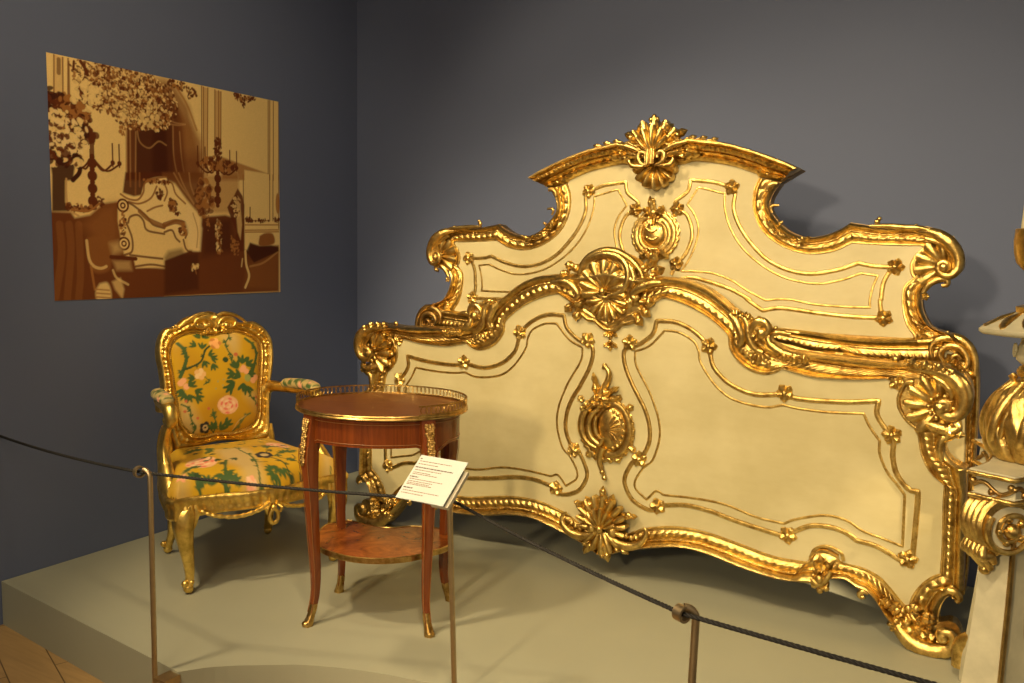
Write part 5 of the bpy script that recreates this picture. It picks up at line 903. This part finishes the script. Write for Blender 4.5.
for sx in (-1, 1):
    for sy in (-1, 1):
        def q(x, y, z): return (sx*x, sy*y, z)
        P = spl3([q(.186,.134,.708), q(.193,.138,.64), q(.199,.142,.57), q(.197,.140,.50), q(.194,.134,.40), q(.190,.128,.28), q(.186,.124,.17), q(.187,.128,.10), q(.195,.138,.045), q(.206,.150,.006)], 8)
        a0 = math.atan2(sy*.95, sx*.62)
        m = len(P); rr = np.interp(np.linspace(0,1,m), [0,.12,.25,.34,.45,.6,.75,.85,.95,1], [.026,.026,.025,.021,.0175,.0145,.0115,.0105,.011,.012])
        mb = MB(); G = np.zeros((m, 16, 3)); a = np.arange(16)*2*pi/16; sq = 1/np.maximum(np.abs(np.cos(a)), np.abs(np.sin(a)))**.6
        for i in range(m):
            u = rr[i]*sq*np.cos(a); v = rr[i]*sq*np.sin(a); G[i, :, 0] = P[i, 0]+u*cos(a0)-v*sin(a0); G[i, :, 1] = P[i, 1]+u*sin(a0)+v*cos(a0); G[i, :, 2] = P[i, 2]
        mb.grid(G, cv=True); lg = mb.build('leg', WOODLEG, TB, smooth=50)
        mb = MB()
        for k in (-1, 1): tube(mb, [(P[i][0]+(rr[i]*.98)*cos(a0)-k*rr[i]*.92*sin(a0), P[i][1]+(rr[i]*1.02)*sin(a0)+k*rr[i]*.92*cos(a0), P[i][2]) for i in range(12, m-8, 2)], .0013, 5)
        mb.build('stringing', WOODLIN, lg)
        # upper gilt mount hugging the outer corner of the leg
        mb = MB(); zz = np.linspace(.690, .545, 22)
        for i, z in enumerate(zz):
            j = int(np.argmin(np.abs(P[:, 2]-z))); w = (.011 if i < 5 else .008)*(1+.25*sin(i*1.7))*(1 if i < 15 else 1-.08*(i-15)); r = rr[j]+.0015
            for k in (-1, 0, 1):
                o_ = k*w*.9; ball(mb, (P[j][0]+r*cos(a0)-o_*sin(a0), P[j][1]+r*sin(a0)+o_*cos(a0), z), 0.0048+.002*abs(sin(i*1.3+k)), 7, 5)
        mb.build('gilt_mount', BRASS, lg)
        mb = MB(); fz = [(.072,.0120),(.064,.0128),(.05,.0130),(.040,.0125),(.030,.0135),(.016,.015),(.006,.017),(.0,.016)]
        rows = []
        for z, r in fz:
            j = int(np.argmin(np.abs(P[:, 2]-z))); e = (.20-z)*0; c_ = P[j] if z > .008 else P[-1]; q_ = r*(1+.10*np.cos(5*a)); rows.append(np.c_[c_[0]+q_*np.cos(a), c_[1]+q_*np.sin(a), np.full(16, z)])
        mb.grid(np.array(rows), cv=True, flip=True); c_ = P[-1]; ball(mb, (c_[0]+.006*cos(a0), c_[1]+.006*sin(a0), .010), .0145, 10, 6, (1,1,.65)); mb.build('foot_mount', BRASS, lg, smooth=60)
# kidney shaped lower shelf
sh = [(-0.2079,-0.0431),(-0.2421,0.0458),(-0.2510,0.1329),(-0.2135,0.1886),(-0.1764,0.2017),(-0.1189,0.1789),(-0.0618,0.1541),(-0.0123,0.1514),(0.0440,0.1813),(0.0915,0.1859),(0.1577,0.1790),(0.2063,0.1137),(0.2295,0.0119),(0.1862,-0.0641),(0.1286,-0.1252),(0.0516,-0.1617),(-0.0346,-0.1666),(-0.1192,-0.1370),(-0.1804,-0.0945),(-0.2079,-0.0431)]
SHP = resamp(spl(sh, .006), 140)[:-1]
mb = MB(); prism(mb, SHP.tolist(), .236, .250); mb.build('shelf', WOODSH, TB, smooth=30)
mb = MB(); cS = SHP.mean(0); n = len(SHP); rows = [np.c_[cS+(SHP-cS)*k, np.full(n, z)] for k, z in ((.985,.233),(1.012,.233),(1.018,.240),(1.010,.246),(1.016,.251),(1.0,.253),(.988,.250))]
mb.grid(np.array(rows), cv=True, flip=True); mb.build('shelf_rim', BRASS, TB, smooth=50)
# ------------------------------------------------------------------ label on its post
PZ = .56
def hookpost(name, base, top, label, dirx, ringlen=.0):
    o = tag(empty(name, (base[0], base[1], FZ)), label, 'barrier post', 'barrier posts along the platform edge')
    bx, by = top[0]-base[0], top[1]-base[1]; z = top[2]-FZ
    mb = MB(); d = np.array(dirx, float); d /= np.linalg.norm(d); B0 = np.array([0, 0, 0.]); T0 = np.array([bx, by, z])
    P = [(0,0,.0), (bx*.5, by*.5, z*.5), (bx, by, z-.030)]
    P = list(spl3(P, 4))+[tuple(np.array([bx, by, z-.030])+np.array([d[0]*.022*(1-cos(q)), d[1]*.022*(1-cos(q)), .022*sin(q)])) for q in np.linspace(.3, pi*.5, 6)]
    tube(mb, P, .0075, 12); mb.build('post', POSTM, o)
    return o, T0, d
p1, T1, d1 = hookpost('barrier_post', (-2.152, 1.545), (-2.152, 1.545, .61), 'thin brass rope post at the left platform corner in front of the armchair', (-.75, -.2))
def ringat(o, c, axis, r, w, name='rope_ring'):
    mb = MB(); axis = np.array(axis, float)/np.linalg.norm(axis); u = np.cross(axis, (0,0,1)); u /= np.linalg.norm(u); v = np.cross(u, axis); n = 28; a = np.arange(n)*2*pi/n; rows = []
    for rr, ww in ((r, -w), (r, w), (r-.0045, w), (r-.0045, -w)): rows.append(np.array([np.array(c)+axis*ww+rr*(cos(q)*u+sin(q)*v) for q in a]))
    rows.append(rows[0]); mb.grid(np.array(rows), cv=True); mb.build(name, POSTM, o, smooth=50)
c1 = T1+np.array([d1[0]*.036, d1[1]*.036, -.016]); ringat(p1, c1, (.75, -.10, 0), .017, .007)
mb = MB(); mb.box((.008, -.010, .135), (.055, .045, .158)); ball(mb, (.030, -.012, .146), .005); mb.build('wall_bracket', POSTM, p1, flat=True)
p3, T3, d3 = hookpost('barrier_post', (-.528, 1.478), (-.516, 1.490, .606), 'thin brass rope post in front of the footboard, right of the label stand', (-.7, -.45))
c3 = T3+np.array([d3[0]*.026, d3[1]*.026, -.020]); ringat(p3, c3, (.87, -.42, 0), .0155, .010)
mb = MB(); mb.box((-.012, .008, .135), (.035, .09, .158)); mb.build('wall_bracket', POSTM, p3, flat=True)
# label stand
LS = tag(empty('label_stand', (-1.334, 1.905, FZ)), 'slim brass stand in front of the table holding a tilted cream information card', 'label stand')
mb = MB(); tp = np.array([-1.352+1.334, 1.885-1.905, .60-FZ]); tube(mb, [(0,0,0), tuple(tp*.5), tuple(tp)], .0075, 12); mb.build('post', POSTM, LS)
mb = MB(); mb.box((-.02, .0, .13), (.02, .06, .155)); mb.build('wall_bracket', POSTM, LS, flat=True)
TL, TR, BL = np.array([-1.382, 1.801, .7030]), np.array([-1.240, 1.809, .7005]), np.array([-1.381, 1.693, .6155])
ex = (TR-TL)/np.linalg.norm(TR-TL); ey0 = (TL-BL); ey = ey0/np.linalg.norm(ey0); nz = np.cross(ex, ey); org = BL-np.array([-1.334, 1.905, FZ])
CW, CHh = np.linalg.norm(TR-TL), np.linalg.norm(ey0)
def card(V): return org+V[:, :1]*ex+V[:, 1:2]*ey+V[:, 2:3]*nz
mb = MB(); mb.box((0,0,-.003), (CW, CHh, 0)); cardo = mb.build('information_card', CARDM, LS, xf=card, flat=True); cardo['label'] = 'cream printed card'
mb = MB(); mb.box((.100,.004,-.020), (CW+.008, CHh-.022, -.010)); mb.build('card_holder', CARDEDGE, LS, xf=card, flat=True)
mb = MB()
rows = [(.92,.03,.06,1),(.865,.05,.72,0),(.80,.05,.46,0),(.72,.03,.82,1),(.66,.05,.60,0),(.60,.05,.40,0),(.565,.05,.56,0),(.50,.03,.20,1),(.45,.05,.74,0),(.40,.05,.55,0),(.36,.05,.50,0),(.33,.05,.58,0),(.25,.03,.22,1),(.19,.05,.80,0),(.13,.05,.52,0)]
for y, x0, x1, bold in rows:
    x = x0; mh = MB()
    while x < x1:
        w = min(.02+.05*rng.rand(), x1-x+.01); h_ = .0016 if bold else .0011
        (mh if bold else mb).box((x*CW, y*CHh-h_, 0), ((x+w)*CW, y*CHh+h_, .0003)); x += w+.012
    if bold: mh.build('bold_heading', INKD, cardo, xf=card, flat=True)
mb.build('small_print', INK, cardo, xf=card, flat=True)
# ------------------------------------------------------------------ rope
def rope(pts, label, r=.0042):
    P = np.array(pts); Pd = resamp(P, int(plen(P)/.0035)); n = len(Pd); T = np.gradient(Pd, axis=0); T /= np.linalg.norm(T, axis=1)[:, None]
    s = np.arange(n)*.0035; mb = MB(); up = np.array([0,0,1.]); X = up-T*(T@up)[:, None]; X /= np.linalg.norm(X, axis=1)[:, None]; Y = np.cross(T, X)
    for k in range(3):
        a = 2*pi*s/.030+k*2*pi/3; tube(mb, Pd+r*.55*(np.cos(a)[:, None]*X+np.sin(a)[:, None]*Y), r*.62, 6)
    return tag(mb.build('barrier_rope', ROPEM, smooth=80), label, 'rope')
def sag(a, b, d, n=24):
    t = np.linspace(0, 1, n)[:, None]; P = np.array(a)*(1-t)+np.array(b)*t; P[:, 2] -= d*4*(t*(1-t))[:, 0]; return P
W1 = np.array([-2.152, 1.545, FZ])+c1; W3 = np.array([-.528, 1.478, FZ])+c3; W2 = np.array([-1.352, 1.895, .566])
Lw = np.array([-3.274, 1.70, .545])
seg = np.r_[sag(Lw, W1, .012), sag(W1, W2, .008)[1:], sag(W2, W3, .008)[1:], sag(W3, W3+np.array([.80, .0, -.025]), .004)[1:]]
rope(seg, 'dark twisted barrier rope strung across the front between the brass posts')
# ------------------------------------------------------------------ tall pedestal at the right
PC = (.005, 2.615)
PD = tag(empty('pedestal', (PC[0], PC[1], 0)), 'cream and gold triangular pedestal with scrolled corners at the right edge', 'pedestal')
A0 = 245.7; AK = (245.7, 5.7, 119.0)
def plan(Rc, hw, bow, n=14):
    out = []
    for k in range(3):
        a = R(AK[k]); c = np.array([cos(a), sin(a)]); tng = np.array([-sin(a), cos(a)])
        p0, p1 = c*Rc-tng*hw, c*Rc+tng*hw; a2 = R(AK[(k+1) % 3]); q0 = np.array([cos(a2), sin(a2)])*Rc-np.array([-sin(a2), cos(a2)])*hw
        for t in np.linspace(0, 1, 5)[:-1]: out.append(p0*(1-t)+p1*t)
        mid = (p1+q0)/2; inw = -mid/np.linalg.norm(mid)
        for t in np.linspace(0, 1, n)[:-1]: out.append(p1*(1-t)+q0*t+inw*bow*4*t*(1-t))
    return np.array(out)
def stack(mb, levels):
    rows = [np.c_[plan(Rc, hw, bow), np.full(len(plan(Rc, hw, bow)), z)] for Rc, hw, bow, z in levels]
    o = len(mb.v); n = len(rows[0]); mb.grid(np.array(rows), cv=True); mb.f.append(tuple(o+j for j in reversed(range(n)))) ; mb.f.append(tuple(o+(len(rows)-1)*n+j for j in range(n)))
ZT = .725
mb = MB(); stack(mb, [(.225,.046,.05,ZT-.075),(.250,.053,.05,ZT-.070),(.252,.053,.05,ZT-.062),(.240,.050,.05,ZT-.058),(.236,.049,.05,ZT-.020),(.248,.052,.05,ZT-.016),(.262,.056,.05,ZT-.012),(.262,.056,.05,ZT-.004),(.256,.054,.05,ZT)])
mb.build('capital_block', CREAMW, PD, smooth=30)
def loop(Rc, hw, bow, z): P = plan(Rc, hw, bow); return np.c_[np.r_[P, P[:1]], np.full(len(P)+1, z)]
mb = MB(); tube(mb, loop(.264,.0565,.05,ZT-.008), .0055, 6); tube(mb, loop(.254,.0535,.05,ZT-.066), .0065, 6); mb.build('gold_edging', GOLD, PD, smooth=60)
mb = MB()
P = plan(.243,.051,.05, 40); P = np.r_[P, P[:1]]; L = plen(P); Q = resamp(P, int(L/.003)); s = np.arange(len(Q))*.003
tube(mb, np.c_[Q, ZT-.042+.011*np.sin(2*pi*s/.09)], .0055, 6)
for k in range(int(L/.045)): q = resamp(P, int(L/.045)+1)[k]; ball(mb, (q[0], q[1], ZT-.042+.010*(-1)**k), .009, 8, 6)
mb.build('scroll_band', GOLDD, PD, smooth=70)
mb = MB(); stack(mb, [(.262,.052,.05,.001),(.262,.052,.05,.05),(.255,.050,.05,.09),(.243,.046,.05,.18),(.230,.042,.045,.28),(.218,.039,.045,.38),(.212,.038,.04,.50),(.210,.038,.04,.60),(.205,.038,.04,ZT-.072)])
mb.build('shaft', CREAMW, PD, smooth=30)
for k in range(3):
    a = R(AK[k]); c = np.array([cos(a), sin(a), 0]); tg = np.array([-sin(a), cos(a), 0]); Z = np.array([0,0,1.])
    # ribbed console scroll
    mb = MB(); c0, tg0 = c, tg; a_s = a-R(30 if k == 0 else 0); c = np.array([cos(a_s), sin(a_s), 0]); tg = np.array([-sin(a_s), cos(a_s), 0]); ctr = c0*.205+Z*.585; m = 44; th = np.linspace(R(-70), R(200), m); rows = []
    vv = np.linspace(-1, 1, 33)
    for i, q in enumerate(th):
        r = .068+.010*cos(q-1.2); rib = .010*np.abs(np.sin(vv*2*pi)); rows.append(np.array([ctr+tg*v*.042+(r+rb)*(cos(q)*c+sin(q)*Z) for v, rb in zip(vv, rib)]))
    mb.grid(np.array(rows)); 
    for t_, v in enumerate((-1, 1)):
        e = np.array([r_[0 if v < 0 else -1] for r_ in rows]); mid = np.repeat((ctr+tg*v*.040)[None], m, 0); mb.grid(np.array([e, mid]))
    mb.build('console_scroll', GOLD, PD, smooth=70)
    for v in (-1, 1):
        mb = MB(); a_ = np.arange(32)*2*pi/32; mb.grid(np.array([[ctr+tg*v*.0430+rr*(cos(q)*c+sin(q)*Z) for q in a_] for rr in (.0, .060)]), cv=True); mb.build('scroll_cheek', CREAMW, PD)
        mb = MB(); t = np.linspace(0, 1, 60); ph = 2.2*pi+t*-3.6*pi; rr = .062*(1-.80*t); tube(mb, np.array([ctr+tg*v*.047+r_*(cos(q)*c+sin(q)*Z) for r_, q in zip(rr, ph)]), [.008,.007,.006], 8); ball(mb, ctr+tg*v*.048, .020)
        for q in range(5): w_ = ctr+tg*v*.046+.030*(cos(q*1.26)*c+sin(q*1.26)*Z); ball(mb, w_, .010)
        mb.build('scroll_eye', GOLD, PD)
    mb = MB()
    for w, L in ((0, .085), (.5, .07), (-.5, .07), (.95, .05), (-.95, .05)):
        P = [c0*.205+c*.057+tg*w*.034+Z*.545, c0*.205+c*.060+tg*w*.036+Z*.52, c0*.205+c*.040+tg*w*.034+Z*(.555-L*.7), c0*.205+c*.024+tg*w*.028+Z*(.55-L)]; tube(mb, spl3(P, 6), [.008,.014,.013,.008], 8)
    ball(mb, c0*.205+c*.030+Z*.475, .014); mb.build('pendant_leaf', GOLD, PD, smooth=70)
    c, tg = c0, tg0
    # gilt strips down both edges of the corner pilaster
    for v in ((1,) if k < 2 else ()):
        mb = MB(); tube(mb, spl3([c*Rc+tg*v*(hw+.002)+Z*z for Rc, hw, z in ((.212,.038,.60),(.2125,.038,.50),(.2185,.039,.38),(.2305,.042,.28),(.2435,.046,.18),(.2555,.050,.09))], 8), .0135, 8, sq=(.5,1.1)); mb.build('gilt_strip', GOLDD, PD)
    a2 = R(A0+60+120*k); c2 = np.array([cos(a2), sin(a2), 0]); t2 = np.array([-sin(a2), cos(a2), 0])
    for v in (-1, 1):
        mb = MB(); tube(mb, [c2*.112+t2*v*.10+Z*.30, c2*.108+t2*v*.095+Z*.50], .010, 8); mb.build('gilt_inlay', GOLDD, PD)
    mb = MB()
    for w in (-1, 0, 1):
        P = [c*.235+tg*w*.035+Z*.145, c*.258+tg*w*.038+Z*.125, c*.280+tg*w*.038+Z*.09, c*.280+tg*w*.038+Z*.033]; tube(mb, spl3(P, 6), [.014,.024,.030,.028], 10)
    ball(mb, c*.285+Z*.037, .034, 12, 8, (1,1,1)); mb.build('scroll_toe', GOLD, PD, smooth=70)
# candelabrum standing on it
CD = tag(empty('candelabrum', (PC[0]-.022, PC[1]-.008, ZT)), 'carved gilt and cream candlestick standing on top of the tall pedestal', 'candlestick')
mb = MB(); BP = [(.0,.0),(.092,.0),(.102,.012),(.110,.035),(.113,.065),(.112,.10),(.104,.135),(.092,.165),(.072,.190),(.054,.206),(.0,.210)]; BP = resamp(np.array(BP), 60).tolist(); lathe(mb, BP, 160, lambda a, k: 1+(.17*np.abs(np.cos(4.5*(a+k*1.1)))**.55-.07+.030*np.abs(np.cos(13.5*(a+k*1.1))))*sin(pi*min(1, k*1.05)))
mb.build('leaf_bulb', GOLD, CD, smooth=70)
mb = MB()
for k in range(9):
    a = k*2*pi/9+.2; P = []
    for r, z, tw in ((.095,.010,0), (.114,.055,.05), (.116,.105,.14), (.098,.155,.26), (.064,.200,.40), (.070,.216,.46)): P.append((r*cos(a+tw), r*sin(a+tw), z))
    tube(mb, spl3(P, 7), [.010,.016,.015,.012,.008,.006], 8); P2 = [(p[0]*.98*cos(.22)-p[1]*.98*sin(.22), p[0]*.98*sin(.22)+p[1]*.98*cos(.22), p[2]) for p in P[:5]]; tube(mb, spl3(P2, 7), [.005,.008,.008,.005], 6)
mb.build('acanthus_leaves', GOLD, CD, smooth=70)
mb = MB(); lathe(mb, [(.0,.205),(.040,.205),(.052,.215),(.056,.226),(.050,.238),(.036,.246),(.0,.247)], 48); mb.build('gilt_collar', GOLD, CD, smooth=60)
mb = MB(); lathe(mb, [(.0,.244),(.045,.244),(.058,.256),(.060,.275),(.052,.295),(.048,.312),(.056,.318),(.0,.320)], 48); mb.build('knop', CREAMW, CD, smooth=60)
for k in range(6):
    a = k*pi/3+.15; mb = MB(); c = np.array([cos(a), sin(a), 0]); t = np.linspace(0, 1, 30); ph = t*3*pi; rr = .020*(1-.75*t)
    tube(mb, np.array([c*.062+np.array([-sin(a), cos(a), 0])*r_*cos(q)+np.array([0,0,.278+r_*sin(q)]) for r_, q in zip(rr, ph)]), .004, 6); mb.build('knop_scroll', CREAMW, CD)
mb = MB(); lathe(mb, [(.0,.316),(.055,.316),(.110,.318),(.140,.321),(.148,.328),(.148,.335),(.140,.339),(.112,.352),(.080,.368),(.066,.378),(.0,.380)], 96, lambda a, k: 1+.03*np.cos(9*a)*sin(pi*k)); mb.build('drip_dish', CREAMW, CD, smooth=60)
mb = MB()
for k in range(12):
    a = k*pi/6+.1; P = [(r*cos(a+tw), r*sin(a+tw), z) for r, z, tw in ((.068,.376,0),(.095,.364,.05),(.120,.350,.14),(.140,.340,.26))]; tube(mb, spl3(P, 5), [.006,.011,.011,.005], 8, sq=(.5,1.2))
mb.build('dish_leaves', GOLD, CD, smooth=60)
mb = MB(); lathe(mb, [(.0,.376),(.066,.376),(.068,.392),(.050,.398),(.030,.410),(.024,.430),(.030,.455),(.022,.470),(.030,.480),(.058,.486),(.072,.505),(.078,.530),(.080,.560),(.078,.590),(.074,.590),(.072,.57),(.0,.565)], 72, lambda a, k: 1+.03*np.abs(np.cos(6*a))*(k > .6)); mb.build('candle_cup', GOLD, CD, smooth=60)
mb = MB(); lathe(mb, [(.0,.567),(.069,.567),(.068,.60),(.058,.78),(.045,1.05),(.042,1.08),(.030,1.084),(.0,1.080)], 48); tube(mb, [(0,0,1.08),(.001,.001,1.10)], .0015, 6)
tag(mb.build('candle', WAX, smooth=50), 'thick tapering ivory candle standing in the gilt candlestick cup', 'candle').location = (PC[0]-.022, PC[1]-.008, ZT)
# ------------------------------------------------------------------ light
def spot(name, loc, at, power, size, rad=.11, col=(1,.74,.40), blend=.5):
    l = bpy.data.lights.new(name, 'SPOT'); l.energy = power; l.spot_size = R(size); l.spot_blend = blend; l.shadow_soft_size = rad; l.color = col
    o = bpy.data.objects.new(name, l); COL.objects.link(o); o.location = loc
    d = np.array(at)-np.array(loc); import mathutils; o.rotation_euler = mathutils.Vector(d).to_track_quat('-Z', 'Y').to_euler(); return o
spot('spotlight', (-2.42, .49, 3.1), (-1.55, 2.95, .3), 230, 62)
spot('spotlight', (-1.95, 1.35, 3.1), (-1.95, 2.5, .2), 55, 74)
spot('spotlight', (-1.0, -3.2, 2.35), (-1.05, 3.2, 1.0), 640, 36, .20)
spot('spotlight', (-.3, .6, 3.1), (-.9, 3.1, .6), 180, 62)
spot('spotlight', (2.2, 2.3, 3.1), (-.23, 3.08, .62), 1700, 7, .04, blend=.8)  # narrow beam added to brighten the panel in the gap between the boards
spot('spotlight', (1.9, -.6, 3.1), (.15, 2.6, .5), 40, 22, .12, blend=.9)  # unseen fill lamp, added to lift the dark side face of the pedestal
spot('spotlight', (-.6, -1.6, 3.2), (-2.2, 3.2, 2.1), 110, 95, .30)  # wide soft fill, added to raise the left and middle walls
spot('spotlight', (-1.3, .5, 3.2), (-3.26, 2.55, 1.72), 130, 46, .15, blend=1)  # extra lamp added to brighten the print on the left wall
al = bpy.data.lights.new('added_area_fill', 'AREA'); al.energy = 38; al.size = 1.6; al.color = (1,.78,.50); ao_ = bpy.data.objects.new('added_area_fill', al); COL.objects.link(ao_); ao_.location = (-1.2, -.6, 3.3)  # unseen area lamp added as wall fill and for highlights on the gilding
w = bpy.data.worlds.new('World'); SC.world = w; w.use_nodes = True; bg = w.node_tree.nodes['Background']; bg.inputs['Color'].default_value = (1, .80, .55, 1); bg.inputs['Strength'].default_value = .27
# ------------------------------------------------------------------ camera
cam = bpy.data.cameras.new('camera'); co = bpy.data.objects.new('camera', cam); COL.objects.link(co); SC.camera = co
FWD = np.array([-0.5220146709804803, 0.8471530827423387, -0.09915814480562508]); RT = np.array([0.850357372554641, 0.5259412467649163, 0.016677646516613263])
from mathutils import Matrix
fw = FWD/np.linalg.norm(FWD); rt = RT-fw*(RT@fw); rt /= np.linalg.norm(rt); up = np.cross(rt, fw)
co.matrix_world = Matrix(((rt[0], up[0], -fw[0], 0), (rt[1], up[1], -fw[1], 0), (rt[2], up[2], -fw[2], 1.23), (0,0,0,1)))
cam.sensor_width = 36; cam.lens = 878.83/1024*36; cam.clip_start = .05; cam.clip_end = 100
SC.view_settings.view_transform = 'Standard'; SC.view_settings.look = 'None'; SC.view_settings.gamma = 1; SC.view_settings.use_curve_mapping = False; SC.view_settings.exposure = 0
